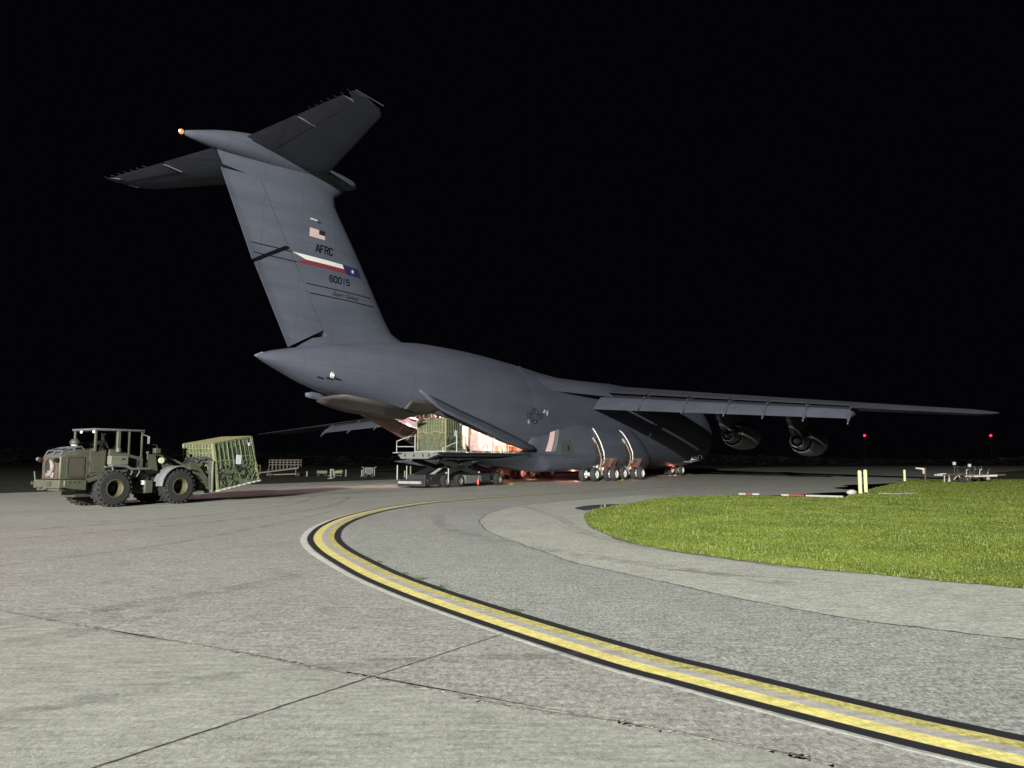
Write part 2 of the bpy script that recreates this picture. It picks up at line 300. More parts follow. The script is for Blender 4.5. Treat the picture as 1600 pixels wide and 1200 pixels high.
def blades(name, n, poly, dens, seed, hmul=1.0):
    r = np.random.default_rng(seed)
    # distances with density falling away from the camera
    d = dens(r, n); a = r.uniform(-.05, .72, n); x = a * d; y = d
    k = inside(x + r.normal(0, .045, n), y + r.normal(0, .045, n), poly); x = x[k]; y = y[k]; d = d[k]; n = len(x)
    cl = .5 + .5 * np.sin(x * 1.3 + np.sin(y * .9) * 2) * np.cos(y * .8 + np.sin(x * 1.7)); patch = np.clip(cl + r.normal(0, .35, n), 0, 1.4)
    h = (.018 + .024 * r.random(n) + .04 * patch * (r.random(n) < .16)) * (.8 + d * .010) * hmul; w = .003 + d * .00036
    th = r.uniform(0, 2 * np.pi, n); lx = r.normal(0, .35, n) * h; ly = r.normal(0, .35, n) * h
    b0 = np.stack([x - np.cos(th) * w, y - np.sin(th) * w, np.full(n, .018)], 1); b1 = np.stack([x + np.cos(th) * w, y + np.sin(th) * w, np.full(n, .018)], 1)
    m0 = np.stack([x + lx * .4 - np.cos(th) * w * .8, y + ly * .4 - np.sin(th) * w * .8, 018e-3 + h * .6], 1); m1 = np.stack([x + lx * .4 + np.cos(th) * w * .8, y + ly * .4 + np.sin(th) * w * .8, 018e-3 + h * .6], 1)
    t = np.stack([x + lx, y + ly, .018 + h], 1)
    V = np.stack([b0, b1, m1, m0, t], 1).reshape(-1, 3)
    me = bpy.data.meshes.new(name); i = np.arange(n) * 5
    me.vertices.add(len(V)); me.vertices.foreach_set('co', V.ravel())
    loops = np.concatenate([np.stack([i, i + 1, i + 2, i + 3], 1).reshape(-1, 4), ], 0)
    lt = np.concatenate([np.stack([i, i + 1, i + 2, i + 3, i + 3, i + 2, i + 4], 1)], 0).ravel()
    me.loops.add(len(lt)); me.loops.foreach_set('vertex_index', lt.astype(np.int32))
    st = np.stack([np.arange(n) * 7, np.arange(n) * 7 + 4], 1).ravel(); tot = np.tile([4, 3], n)
    me.polygons.add(2 * n); me.polygons.foreach_set('loop_start', st.astype(np.int32)); me.polygons.foreach_set('loop_total', tot.astype(np.int32))
    me.update(calc_edges=True); me.validate()
    o = bpy.data.objects.new(name, me); C.objects.link(o); return o
def grass_mat():
    m = bpy.data.materials.new('grass blades'); m.use_nodes = True; nt = m.node_tree; n = nt.nodes; b = n['Principled BSDF']
    g = n.new('ShaderNodeNewGeometry'); r = n.new('ShaderNodeValToRGB'); e = r.color_ramp.elements
    e[0].color = (.062, .082, .008, 1); e[1].color = (.135, .148, .040, 1); e[1].position = 1
    q = e.new(.55); q.color = (.078, .102, .010, 1); q = e.new(.9); q.color = (.108, .128, .016, 1)
    nt.links.new(g.outputs['Random Per Island'], r.inputs['Fac'])
    tc = n.new('ShaderNodeTexCoord'); no = n.new('ShaderNodeTexNoise'); no.inputs['Scale'].default_value = .55; no.inputs['Detail'].default_value = 4
    nt.links.new(tc.outputs['Object'], no.inputs['Vector']); r2 = n.new('ShaderNodeValToRGB'); r2.color_ramp.elements[0].position = .3; r2.color_ramp.elements[1].position = .7
    r2.color_ramp.elements[0].color = (.55, .62, .5, 1); r2.color_ramp.elements[1].color = (1, 1, 1, 1); nt.links.new(no.outputs['Fac'], r2.inputs['Fac'])
    mx = n.new('ShaderNodeMix'); mx.data_type = 'RGBA'; mx.blend_type = 'MULTIPLY'; mx.inputs[0].default_value = 1
    nt.links.new(r.outputs['Color'], mx.inputs[6]); nt.links.new(r2.outputs['Color'], mx.inputs[7]); nt.links.new(mx.outputs[2], b.inputs['Base Color'])
    b.inputs['Roughness'].default_value = .55; b.inputs['Specular IOR Level'].default_value = .3
    return m
GM = grass_mat()
go = blades('grass', 950000, gb, lambda r, n: 9.5 * (70 / 9.5) ** (r.random(n) ** 1.55), 3)
go.data.materials.append(GM); tag(go, 'short bright green grass covering the island beside the curved taxi lane', 'grass', kind='stuff')
# dead/bare strip specks along the near edge are left to the soil sheet showing through

# far field grass, dark, left of apron
tl = MB()
for side in (0,):
    rr = random.Random(5)
    pts = []
    for i in range(3200):
        a = -1.0 + 2.1 * i / 3200; d = rr.uniform(330, 400); x = a * d; y = d; h = (4.2 + 2.2 * math.sin(a * 9) + rr.uniform(-1, 1.6)) * (1.0 if a < .1 else .55)
        for k in range(5):
            z = rr.uniform(0, h); w = rr.uniform(.5, 1.5); q = Euler((rr.uniform(0, 3), rr.uniform(0, 3), rr.uniform(0, 3))).to_matrix()
            vs = [q @ Vector((math.cos(t) * w * rr.uniform(.5, 1.1), math.sin(t) * w * rr.uniform(.5, 1.1), 0)) + Vector((x + rr.uniform(-3, 3), y + rr.uniform(-6, 6), z)) for t in (0, 1.2, 2.5, 3.8, 5)]
            tl.add(vs, [(0, 1, 2, 3, 4)])
tlo = tl.build('distant_treeline', mat('far foliage', (.014, .016, .012), .9, var=.4, scale=.3), None, smooth=0, recalc=False)
tag(tlo, 'dim distant belt of trees along the far edge of the airfield', 'trees', kind='stuff')

# ================================================================ AIRCRAFT
# stations: s = metres aft of the nose, y = metres to starboard, z = height
def A(s, y, z): return Vector((31.3 - s, -y, z))
AC_LOC = (7.27, 74.71, 0); AC_RZ = R(90 - 33.1)
plane = thing('cargo_airplane', 'huge grey four engine military cargo airplane with a T tail and open rear cargo doors', 'airplane', AC_LOC, AC_RZ)
def lin(tab, x):
    xs = [t[0] for t in tab]; return float(np.interp(x, xs, [t[1] for t in tab]))
def smooth_tab(tab):
    xs = np.array([t[0] for t in tab], float); ys = np.array([t[1] for t in tab], float)
    m = np.gradient(ys, xs)
    def f(x):
        x = min(max(x, xs[0]), xs[-1]); i = min(max(np.searchsorted(xs, x) - 1, 0), len(xs) - 2); h = xs[i + 1] - xs[i]; t = (x - xs[i]) / h
        d = (ys[i + 1] - ys[i]) / h; m0, m1 = m[i], m[i + 1]
        if d == 0: m0 = m1 = 0
        else:
            m0 = max(min(m0 / d, 3), 0) * d; m1 = max(min(m1 / d, 3), 0) * d
        return float((2 * t ** 3 - 3 * t ** 2 + 1) * ys[i] + (t ** 3 - 2 * t ** 2 + t) * h * m0 + (-2 * t ** 3 + 3 * t ** 2) * ys[i + 1] + (t ** 3 - t ** 2) * h * m1)
    return f
ztop = smooth_tab([(0, 4.1), (.4, 5.0), (1.2, 6.0), (2.8, 7.2), (5, 8.3), (8, 9.25), (12, 9.4), (22, 9.25), (30, 9.1), (36, 8.95), (40, 9.0), (43.4, 9.3), (48, 9.6), (53, 9.78), (57, 9.75), (61, 9.35), (64.7, 8.75), (67.9, 8.15), (69.6, 7.75), (70.3, 7.5)])
hw = smooth_tab([(0, .05), (.4, 1.0), (1.2, 1.8), (2.8, 2.7), (5, 3.25), (8, 3.6), (12, 3.65), (46, 3.65), (50, 3.5), (54, 3.2), (58, 2.8), (62, 2.2), (65, 1.6), (68, .85), (69.6, .36), (70.3, .04)])
zbot = smooth_tab([(0, 3.9), (.4, 3.0), (1.2, 2.4), (2.8, 1.8), (5, 1.4), (8, 1.15), (46, 1.1), (47, 1.15), (50, 2.0), (54, 3.1), (58, 4.15), (62, 5.15), (64, 5.6), (65.6, 5.95), (67, 6.32), (69, 6.98), (69.8, 7.25), (70.3, 7.45)])
def zmid(s): zb, zt = zbot(s), ztop(s); k = .47 + .06 * min(1, max(0, (s - 50) / 15)); return zb + (zt - zb) * k
def seam(s):
    if s < 47.0 or s > 61.9: return None
    return lin([(47.0, 2.5), (50.3, 3.15), (54.5, 4.2), (58.2, 5.0), (60.2, 4.75), (61.9, 5.13)], s)
def ring(s, n=72, off=0.0):
    zt, zb, w = ztop(s), zbot(s), hw(s); zc = zmid(s); hu, hl = zt - zc, zc - zb
    p = 2.0 / 2.25
    a0 = 0.0; sm = seam(s)
    if sm is not None and sm > zb:
        q = min(1, (zc - sm) / hl); a0 = math.acos(min(1, max(-1, q ** (1 / p)))) if q > 0 else math.pi / 2
    out = []
    for k in range(n + 1):
        a = a0 + (2 * math.pi - 2 * a0) * k / n        # from the bottom, up the starboard side, over the top
        sn, cs = math.sin(a), -math.cos(a)
        y = (w + off) * math.copysign(abs(sn) ** p, sn); z = zc + ((hu if cs > 0 else hl) + off) * math.copysign(abs(cs) ** p, cs)
        out.append(A(s, y, z))
    return out
def skin_y(s, z, off=.02):
    zt, zb, w = ztop(s), zbot(s), hw(s); zc = zmid(s); h = (zt - zc) if z > zc else (zc - zb); p = 2.25
    q = min(1, abs(z - zc) / h); return (w) * (1 - q ** p) ** (1 / p) + off + .055

def ac_mat(name, base, rough=.55):
    m = bpy.data.materials.new(name); m.use_nodes = True; nt = m.node_tree; n = nt.nodes; L = nt.links.new; b = n['Principled BSDF']
    tc = n.new('ShaderNodeTexCoord'); no = n.new('ShaderNodeTexNoise'); no.inputs['Scale'].default_value = .55; no.inputs['Detail'].default_value = 8; no.inputs['Roughness'].default_value = .6
    mp = n.new('ShaderNodeMapping'); mp.inputs['Scale'].default_value = (.35, 1, 2.2); L(tc.outputs['Object'], mp.inputs['Vector']); L(mp.outputs['Vector'], no.inputs['Vector'])
    r = n.new('ShaderNodeValToRGB'); r.color_ramp.elements[0].position = .3; r.color_ramp.elements[1].position = .72
    r.color_ramp.elements[0].color = (*[x * .82 for x in base], 1); r.color_ramp.elements[1].color = (*[x * 1.1 for x in base], 1); L(no.outputs['Fac'], r.inputs['Fac'])
    # panel seams: thin darker rings every 2.6 m along the body and lengthwise lines
    sx = n.new('ShaderNodeSeparateXYZ'); L(tc.outputs['Object'], sx.inputs[0])
    def line(sock, per, w):
        a = n.new('ShaderNodeMath'); a.operation = 'PINGPONG'; a.inputs[1].default_value = per / 2; L(sock, a.inputs[0])
        c = n.new('ShaderNodeMath'); c.operation = 'LESS_THAN'; c.inputs[1].default_value = w; L(a.outputs[0], c.inputs[0]); return c.outputs[0]
    l1 = line(sx.outputs[0], 2.6, .02); l2 = line(sx.outputs[2], 1.45, .015)
    mxx = n.new('ShaderNodeMath'); mxx.operation = 'MAXIMUM'; L(l1, mxx.inputs[0]); L(l2, mxx.inputs[1])
    k = n.new('ShaderNodeMath'); k.operation = 'MULTIPLY'; k.inputs[1].default_value = .45; L(mxx.outputs[0], k.inputs[0])
    mx = n.new('ShaderNodeMix'); mx.data_type = 'RGBA'; L(k.outputs[0], mx.inputs[0]); L(r.outputs['Color'], mx.inputs[6]); mx.inputs[7].default_value = (*[x * .45 for x in base], 1)
    L(mx.outputs[2], b.inputs['Base Color']); b.inputs['Roughness'].default_value = rough; b.inputs['Specular IOR Level'].default_value = .3
    nb = n.new('ShaderNodeTexNoise'); nb.inputs['Scale'].default_value = 1.2; nb.inputs['Detail'].default_value = 3; L(tc.outputs['Object'], nb.inputs['Vector'])
    bp = n.new('ShaderNodeBump'); bp.inputs['Strength'].default_value = .25; bp.inputs['Distance'].default_value = .03; L(nb.outputs['Fac'], bp.inputs['Height']); L(bp.outputs['Normal'], b.inputs['Normal'])
    return m
M_ac = ac_mat('grey aircraft paint', (.065, .069, .091))
M_acd = mat('dark marks and gap shade', (.012, .013, .018), .8, spec=.1)
M_acl = mat('pale aircraft trim', (.42, .43, .45), .5, var=.2)
M_nacd = mat('trim grey', (.16, .165, .175), .5, var=.2)
M_white = mat('white gear paint', (.62, .62, .60), .45, var=.25, scale=6)
M_black = mat('black marking', (.004, .004, .006), .9, spec=.03)
M_tyre = mat('aircraft tyre', (.028, .028, .03), .85, var=.3, scale=8)
M_rubber = mat('machine tyre', (.013, .013, .013), .9, var=.4, scale=7, bump=.5)
M_steel = mat('bare steel', (.35, .34, .33), .35, .8, var=.3)
M_dark = mat('dark steel', (.035, .035, .036), .6, var=.3)
M_int = mat('bay lining', (.72, .68, .62), .7, var=.25, scale=1.6, bump=.4, col2=(.48, .42, .38))
M_intd = mat('bay structure', (.20, .14, .10), .7, var=.4, scale=1.5)
M_green = mat('bay primer', (.30, .22, .16), .7, var=.35, scale=2)

b = MB()
ss = [0, .05, .15, .4, .8, 1.2, 1.8, 2.6] + list(np.arange(3.5, 46.9, .9)) + [46.99, 47.0] + list(np.arange(47.5, 61.9, .45)) + [61.89, 61.91] + list(np.arange(62.4, 69.8, .4)) + [69.8, 70.1, 70.25, 70.3]
b.loft([ring(s) for s in ss], 0, cap=False, closed=False)
fus = b.build('fuselage', [M_ac], plane, smooth=40, recalc=True)
q = fus.modifiers.new('skin', 'SOLIDIFY'); q.thickness = .10; q.offset = 0

# wheel-well pods along the lower body
def pod(sgn):
    st = [(25.8, 3.3, 1.9, .3, .2), (26.3, 4.0, 2.0, .9, 1.1), (27.2, 4.65, 2.1, 1.5, 1.8), (29, 5.1, 2.2, 1.9, 2.7), (33, 5.32, 2.2, 2.1, 3.0), (36, 5.22, 2.2, 2.1, 3.0), (39, 5.0, 2.2, 2.1, 3.0), (42, 4.65, 2.15, 1.9, 2.9), (44.5, 4.3, 2.1, 1.5, 2.6), (46, 4.12, 2.1, 1.3, 2.35), (47.0, 4.02, 2.25, 1.35, 2.1), (47.3, 3.98, 2.35, 1.4, .25), (50, 4.0, 2.05, .85, .12), (53, 3.95, 1.8, .4, .08), (54.7, 3.8, 1.7, .1, .04)]
    f = [smooth_tab([(t[0], t[i]) for t in st]) for i in (1, 2, 3, 4)]; f.append(smooth_tab([(25.8, 3.3), (26.3, 4.0), (27.2, 4.65), (29, 5.1), (33, 5.32), (36, 5.2), (39, 4.92), (42, 4.48), (44.5, 4.05), (46, 3.8), (47.3, 3.62), (50, 3.3), (54.7, 3.2)]))
    rings = []
    for s in np.concatenate([[25.8, 26, 26.3, 26.7, 27.2, 28], np.linspace(29, 54, 44), [54.7]]):
        yo, zc, rz_, _ = f[0](s), f[1](s), f[3](s), 0; rb = min(zc - .85, rz_ * .95) if s < 46.3 else f[2](s); rt = rz_
        rr = []
        for k in range(64):
            a = 2 * math.pi * k / 64; c, d = math.cos(a), math.sin(a); p = 2 / 1.4 if d > 0 else 2 / (2.8 if s < 46.3 else 1.15)
            y = 3.15 + ((f[4](s) if d > 0 else yo) - 3.15) * math.copysign(abs(c) ** p, c) if c > 0 else 3.15 + .1 * c
            z = zc + (rt if d > 0 else rb) * math.copysign(abs(d) ** p, d)
            rr.append(A(s, sgn * y, z))
        rings.append(rr)
    MB().loft(rings).build('wheel_pod', M_ac, plane, smooth=45)
    return f
pf = pod(1); pod(-1)
def pod_y(s, z, off=.03):
    yo, zc, rz_ = pf[0](s), pf[1](s), pf[3](s); rb = min(zc - .85, rz_ * .95); h = rz_ if z > zc else rb; q = min(1, abs(z - zc) / h)
    e = 1.4 if z > zc else 2.8; yo = pf[4](s) if z > zc else yo; return 3.15 + (yo - 3.15) * (1 - q ** e) ** (1 / e) + off

# ---- fin
def LE(z): return lin([(8.0, 56.0), (9.4, 57.2), (9.75, 58.6), (10.1, 59.45), (10.9, 60.15), (14.4, 62.6), (17.3, 64.78), (17.9, 64.85), (18.4, 64.2), (18.9, 63.9)], z)
def TE(z): return 67.9 + (z - 8.3) * (73.2 - 67.9) / 9.7
def HG(z): return 65.62 + (z - 9.3) * .617
def Yf(s, z):
    c = TE(z) - LE(z); x = min(max((s - LE(z)) / c, 0), 1)
    return 5 * .115 * c * (.2969 * math.sqrt(x) - .126 * x - .3516 * x * x + .2843 * x ** 3 - .1036 * x ** 4)
def fin_patch(mb, q00, q10, q11, q01, nu, nv, pinch=None):
    """solid between two mirrored surfaces over a quad in (s,z)"""
    pts = []
    for j in range(nv + 1):
        v = j / nv; row = []
        for i in range(nu + 1):
            u = i / nu
            s_ = (1 - u) * ((1 - v) * q00[0] + v * q01[0]) + u * ((1 - v) * q10[0] + v * q11[0]); z = (1 - u) * ((1 - v) * q00[1] + v * q01[1]) + u * ((1 - v) * q10[1] + v * q11[1])
            y = max(Yf(s_, z), .015)
            row.append((s_, y, z))
        pts.append(row)
    rings = [[A(s_, y, z) for s_, y, z in row] + [A(s_, -y, z) for s_, y, z in reversed(row)] for row in pts]
    mb.loft(rings)
mb = MB(); rings = []
for z in list(np.linspace(8.0, 10.9, 16)) + list(np.linspace(11.2, 17.2, 16)) + list(np.linspace(17.3, 18.9, 9)):
    a = LE(z); hz = HG(z) - .03 if 9.1 < z < 17.45 else TE(z)
    if z <= 9.1: hz = lin([(8.0, 68.2), (8.3, 67.6), (9.1, 66.3)], z) - .1
    row = [(a + (hz - a) * (1 - math.cos(math.pi * t / 28 / 1.0)) / 2, ) for t in range(29)]
    pts = [(r[0], Yf(r[0], z) if r[0] < TE(z) - .01 else .02) for r in row]
    rings.append([A(s_, y, z) for s_, y in pts] + [A(s_, -y, z) for s_, y in reversed(pts[1:-1])] + [])
mb.loft(rings); mb.build('vertical_fin', M_ac, plane, smooth=35)
mb = MB(); fin_patch(mb, (65.78, 9.5), (68.12, 8.22), (70.66, 12.64), (68.47, 13.86), 14, 14, 2); r1 = mb.build('rudder', M_ac, plane, smooth=35)
mb = MB(); fin_patch(mb, (68.52, 13.91), (70.78, 12.74), (73.0, 17.30), (70.68, 17.42), 14, 14, 2); mb.m[-2] = 1; r2 = mb.build('rudder', [M_ac, M_acd], plane, smooth=35)  # lower end face darkened, gap shade put into the colour
# surface markings on the fin (starboard side)
def fin_mark(name, polys, mats, off=.012):
    m = MB()
    for poly, mi in polys:
        if len(poly) == 4:
            a, b_, c, d = [np.array(p, float) for p in poly]; nu = max(1, int(np.linalg.norm(b_ - a) / .35)); nv = max(1, int(np.linalg.norm(d - a) / .5))
            vs = []
            for j in range(nv + 1):
                for i in range(nu + 1):
                    u, v = i / nu, j / nv; p = (1 - u) * (1 - v) * a + u * (1 - v) * b_ + u * v * c + (1 - u) * v * d; vs.append(A(p[0], Yf(p[0], p[1]) + off, p[1]))
            m.add(vs, [(j * (nu + 1) + i, j * (nu + 1) + i + 1, (j + 1) * (nu + 1) + i + 1, (j + 1) * (nu + 1) + i) for j in range(nv) for i in range(nu)], mi)
        else: m.add([A(p[0], Yf(p[0], p[1]) + off, p[1]) for p in poly], [tuple(range(len(poly)))], mi)
    return m.build(name, mats, plane, smooth=0)
M_fwhite = mat('marking white', (.50, .49, .46), .6, var=.1); M_fred = mat('marking red', (.13, .016, .022), .6, var=.15); M_fblue = mat('marking blue', (.010, .012, .06), .6, var=.1); M_fpink = mat('marking faded red', (.36, .13, .13), .6)
# flag: thirteen stripes, canton forward
T0, T1, B0, B1 = 15.44, 15.44, 14.92, 14.92; fs0, fs1 = 67.15, 65.98; z0, z1 = 14.91, 15.45
pol = []
for k in range(13):
    za = z0 + (z1 - z0) * k / 13; zb = z0 + (z1 - z0) * (k + 1) / 13; e = fs1 if k < 6 else fs1 + (fs0 - fs1) * .4
    pol.append(([(fs0, za), (e, za), (e, zb), (fs0, zb)], 0 if k % 2 == 0 else 1))
pol.append(([(fs1 + .47, z0 + (z1 - z0) * 6 / 13), (fs1, z0 + (z1 - z0) * 6 / 13), (fs1, z1), (fs1 + .47, z1)], 2))
fl_o = fin_mark('flag', pol, [M_fpink, M_fwhite, M_acd])
fin_mark('flag_stripe', [([(68.28, 13.74), (67.3, 13.47), (64.36, 13.49), (64.52, 13.74)], 0), ([(68.02, 13.2), (64.22, 13.22), (64.34, 13.48), (67.3, 13.46)], 1), ([(64.52, 13.745), (64.18, 13.20), (62.80, 13.20), (63.07, 13.745)], 2)], [M_fwhite, M_fred, M_fblue])
st = []
for k in range(10):
    a = math.pi / 2 + k * math.pi / 5; r_ = .17 if k % 2 == 0 else .068; st.append((63.62 - r_ * math.cos(a), 13.48 + r_ * math.sin(a)))
for k in range(0, 10, 2): pass
fin_mark('star', [([(63.62, 13.48), st[(k - 1) % 10], st[k], st[(k + 1) % 10]], 0) for k in range(0, 10, 2)], [M_fwhite], .02)
GL = {'A': [[(0, 0), (.18, .55), (.5, 1), (.82, .55), (1, 0)], [(.16, .33), (.84, .33)]], 'F': [[(0, 0), (0, 1), (.95, 1)], [(0, .53), (.75, .53)]],
      'R': [[(0, 0), (0, 1), (.7, 1), (.95, .85), (.95, .65), (.7, .5), (0, .5)], [(.55, .5), (.95, 0)]], 'C': [[(.95, .78), (.95, .85), (.75, 1), (.2, 1), (0, .82), (0, .18), (.2, 0), (.75, 0), (.95, .15), (.95, .22)]],
      '6': [[(.95, .85), (.75, 1), (.2, 1), (0, .82), (0, .18), (.2, 0), (.75, 0), (.95, .18), (.95, .4), (.75, .56), (0, .56)]], '0': [[(.2, 0), (0, .18), (0, .82), (.2, 1), (.75, 1), (.95, .82), (.95, .18), (.75, 0), (.2, 0)]],
      '1': [[(.48, 0), (.48, 1)]], '5': [[(.9, 1), (0, 1), (0, .55), (.7, .55), (.95, .4), (.95, .18), (.75, 0), (.15, 0), (0, .12)]]}
def stroke_text(txt, s_left, s_right, zb, h, w):
    n = len(txt); pitch = (s_left - s_right) / (n - 1 + .72); cw = pitch * .72; out = []
    for i, ch in enumerate(txt):
        x0 = s_left - i * pitch
        for pl in GL[ch]:
            P = [np.array((x0 - a * cw, zb + b_ * h)) for a, b_ in pl]
            for a, b_ in zip(P, P[1:]):
                d = (b_ - a) / max(1e-6, np.linalg.norm(b_ - a)); nn = np.array((-d[1], d[0])) * w / 2; e = d * w * .42
                out.append(([tuple(a - e + nn), tuple(b_ + e + nn), tuple(b_ + e - nn), tuple(a - e - nn)], 0))
    return out
fin_mark('unit_lettering', stroke_text('AFRC', 66.62, 65.36, 14.12, .42, .085), [M_black])
fin_mark('serial_number', stroke_text('60015', 65.50, 63.90, 12.52, .36, .075), [M_black])
fin_mark('stripe_line', [([(a, z), (b_, z), (b_, z + .055), (a, z + .055)], 0) for a, b_, z in ((71.2, 68.3, 13.70), (70.9, 67.95, 13.17), (67.2, 61.9, 12.06), (66.9, 61.57, 11.54))] + [([(70.95, 12.72), (70.5, 12.72), (68.45, 13.93), (68.75, 13.98)], 0)], [M_black])
def flat_text(txt, size, shear=0):
    cu = bpy.data.curves.new('t', 'FONT'); cu.body = txt; cu.size = size; cu.shear = shear; cu.resolution_u = 3
    o = bpy.data.objects.new('t', cu); C.objects.link(o); dg = bpy.context.evaluated_depsgraph_get(); me = bpy.data.meshes.new_from_object(o.evaluated_get(dg))
    bpy.data.objects.remove(o); return me
me = flat_text('Super Galaxy', .46, .45); xs = [v.co.x for v in me.vertices]; w_ = max(xs) - min(xs)
for v in me.vertices:
    s_ = 65.25 - (v.co.x - min(xs)) / w_ * 2.2; z = 11.72 + v.co.y * .8; v.co = A(s_, Yf(s_, z) + .012, z)
me.materials.clear(); me.materials.append(M_black); o = bpy.data.objects.new('script_lettering', me); C.objects.link(o); o.parent = plane
fin_mark('fin_vent', [([(67.2, 15.93), (66.6, 15.93), (66.6, 16.0), (67.1, 16.02)], 0), ([(66.65, 15.86), (66.35, 15.86), (66.35, 15.93), (66.65, 15.93)], 1)], [M_acl, M_acd], .03)

# ---- airfoil lofts
def foil(n=16):
    up = []; lo = []
    for i in range(n + 1):
        x = (1 - math.cos(math.pi * i / n)) / 2; t = 5 * (.2969 * math.sqrt(x) - .126 * x - .3516 * x * x + .2843 * x ** 3 - .1036 * x ** 4); c = .10 * (x - x * x) * 1.0
        up.append((x, c + t)); lo.append((x, c - t))
    return up, lo
def wing_z(y): return 7.5 - (abs(y) - 3.5) * .1
def wLE(y): return 21.8 + abs(y) * .525
def wTE(y): return 36.5 + (abs(y) - 3.6) * .231
def wing_sec(y, x0, x1, tc, n=18, rot=0, dz=0, sgn=1):
    c = wTE(y) - wLE(y); ring_ = []
    def surf(x, up):
        t = 5 * tc * (.2969 * math.sqrt(x) - .126 * x - .3516 * x * x + .2843 * x ** 3 - .1036 * x ** 4); cm = .16 * x * (1 - x) * .35
        return (wLE(y) + x * c, wing_z(y) + (1 - x) * c * .045 + (cm + (t if up else -t * .75)) * c + dz)
    xs = [x0 + (x1 - x0) * (1 - math.cos(math.pi * i / n)) / 2 for i in range(n + 1)]
    pu = [surf(x, 1) for x in xs]; pl = [surf(x, 0) for x in xs]
    return [A(a, sgn * y, z) for a, z in pu] + [A(a, sgn * y, z) for a, z in reversed(pl)]
def tc_(y): return lin([(0, .135), (12, .12), (33.95, .105)], abs(y))
FL = [3.55, 8.3, 12.55, 16.2, 19.3, 22.3, 25.35]
def build_wing(sgn):
    ys = [0, 1.8, 3.5, 6, 9, 12, 15, 18, 21, 23.5, 25.39]
    rings = [wing_sec(y, 0, .80, tc_(y), sgn=sgn) for y in ys] + [wing_sec(y, 0, 1, tc_(y), sgn=sgn) for y in (25.4, 28, 30.5, 32.6)]
    # rounded tip
    for dy, k in ((.6, .8), (1.0, .55), (1.3, .2)):
        y = 32.6 + dy; r0 = wing_sec(y, 0, 1, .10, sgn=sgn); c0 = A((wLE(y) + wTE(y)) / 2 + 1.2, sgn * y, wing_z(y) + .15)
        rings.append([c0 + Vector(((p.x - c0.x) * k, 0, (p.z - c0.z) * k)) for p in r0])
    wm = MB().loft(rings); nn = len(rings[0])
    for i_ in range(11):
        for k in range(nn):
            if k == nn // 2 - 1: wm.m[i_ * nn + k] = 1  # flap cove face coloured near black so the gap reads as shaded
    w_o = wm.build('wing', [M_ac, M_acd], plane, smooth=35)
    # drooped flaps
    for i in range(6):
        ya, yb = FL[i] + .03, FL[i + 1] - .07; rg = []
        for y in np.linspace(ya, yb, 5):
            c = lin([(3.5, 2.15), (25, 1.25)], y); ang = R(34); s0 = wTE(y) - 1.25 + (y - 3.5) * .010; z0 = wing_z(y) - .05; r_ = []
            prof = [(x, .13 * math.sin(math.pi * min(1, x * 1.6 + .08) / 1.0) * (1 if x < .55 else 1) if False else .30 * (.2969 * math.sqrt(x) - .126 * x - .3516 * x * x + .2843 * x ** 3 - .1036 * x ** 4) * 2.2) for x in [(1 - math.cos(math.pi * t / 10)) / 2 for t in range(11)]]
            pts = [(x, t) for x, t in prof] + [(x, -t * .5) for x, t in reversed(prof[1:-1])]
            for x, t in pts:
                cx, cz = x * c, t * c
                r_.append(A(s0 + cx * math.cos(ang) + cz * math.sin(ang) * .6, sgn * y, z0 - cx * math.sin(ang) + cz * math.cos(ang)))
            rg.append(r_)
        MB().loft(rg).build('flap', M_ac, w_o, smooth=40)
    # flap track fairings between the flaps
    for y in FL[1:]:
        m = MB(); y_ = y - .12; z = wing_z(y_); s0 = wTE(y_)
        prof = [(-4.5, .05, .55), (-3.6, .16, .35), (-2.2, .22, .05), (-1.2, .2, -.1), (-.2, .16, -.35), (.45, .05, -.85)]
        m.loft([[A(s0 + a, sgn * (y_ + r_ * .8 * math.cos(t)), z + dz - .25 + r_ * 1.3 * math.sin(t)) for t in np.linspace(0, 2 * math.pi, 10, endpoint=False)] for a, r_, dz in prof])
        m.bar(A(s0 - 1.3, sgn * (y_ - .02), z + .12), A(s0 + .25, sgn * (y_ - .02), z - .85), .05, .22)
        m.build('flap_track', M_ac, w_o, smooth=40)
    # spoiler panels as thin raised plates on the upper surface
    m = MB()
    for i in range(6):
        rg = []
        for y in np.linspace(FL[i] + .1, FL[i + 1] - .15, 4):
            c = wTE(y) - wLE(y)
            def up(x, d): 
                t = 5 * tc_(y) * (.2969 * math.sqrt(x) - .126 * x - .3516 * x * x + .2843 * x ** 3 - .1036 * x ** 4); return A(wLE(y) + x * c, sgn * y, wing_z(y) + (1 - x) * c * .045 + (.056 * x * (1 - x) + t) * c + d)
            rg.append([up(.68, .0), up(.69, .02), up(.80, .02), up(.872, .015), up(.872, .003), up(.80, -.01)])
        m.loft(rg)
    m.build('spoiler', M_ac, w_o, smooth=30)
    # wing tip light / static wicks
    for y in np.linspace(29, 33, 5): MB().bar(A(wTE(y) - .02, sgn * y, wing_z(y)), A(wTE(y) + .2, sgn * y, wing_z(y) - .02), .008, .008).build('static_wick', M_nacd, w_o, smooth=0)
    return w_o
wS = build_wing(1); wP = build_wing(-1)
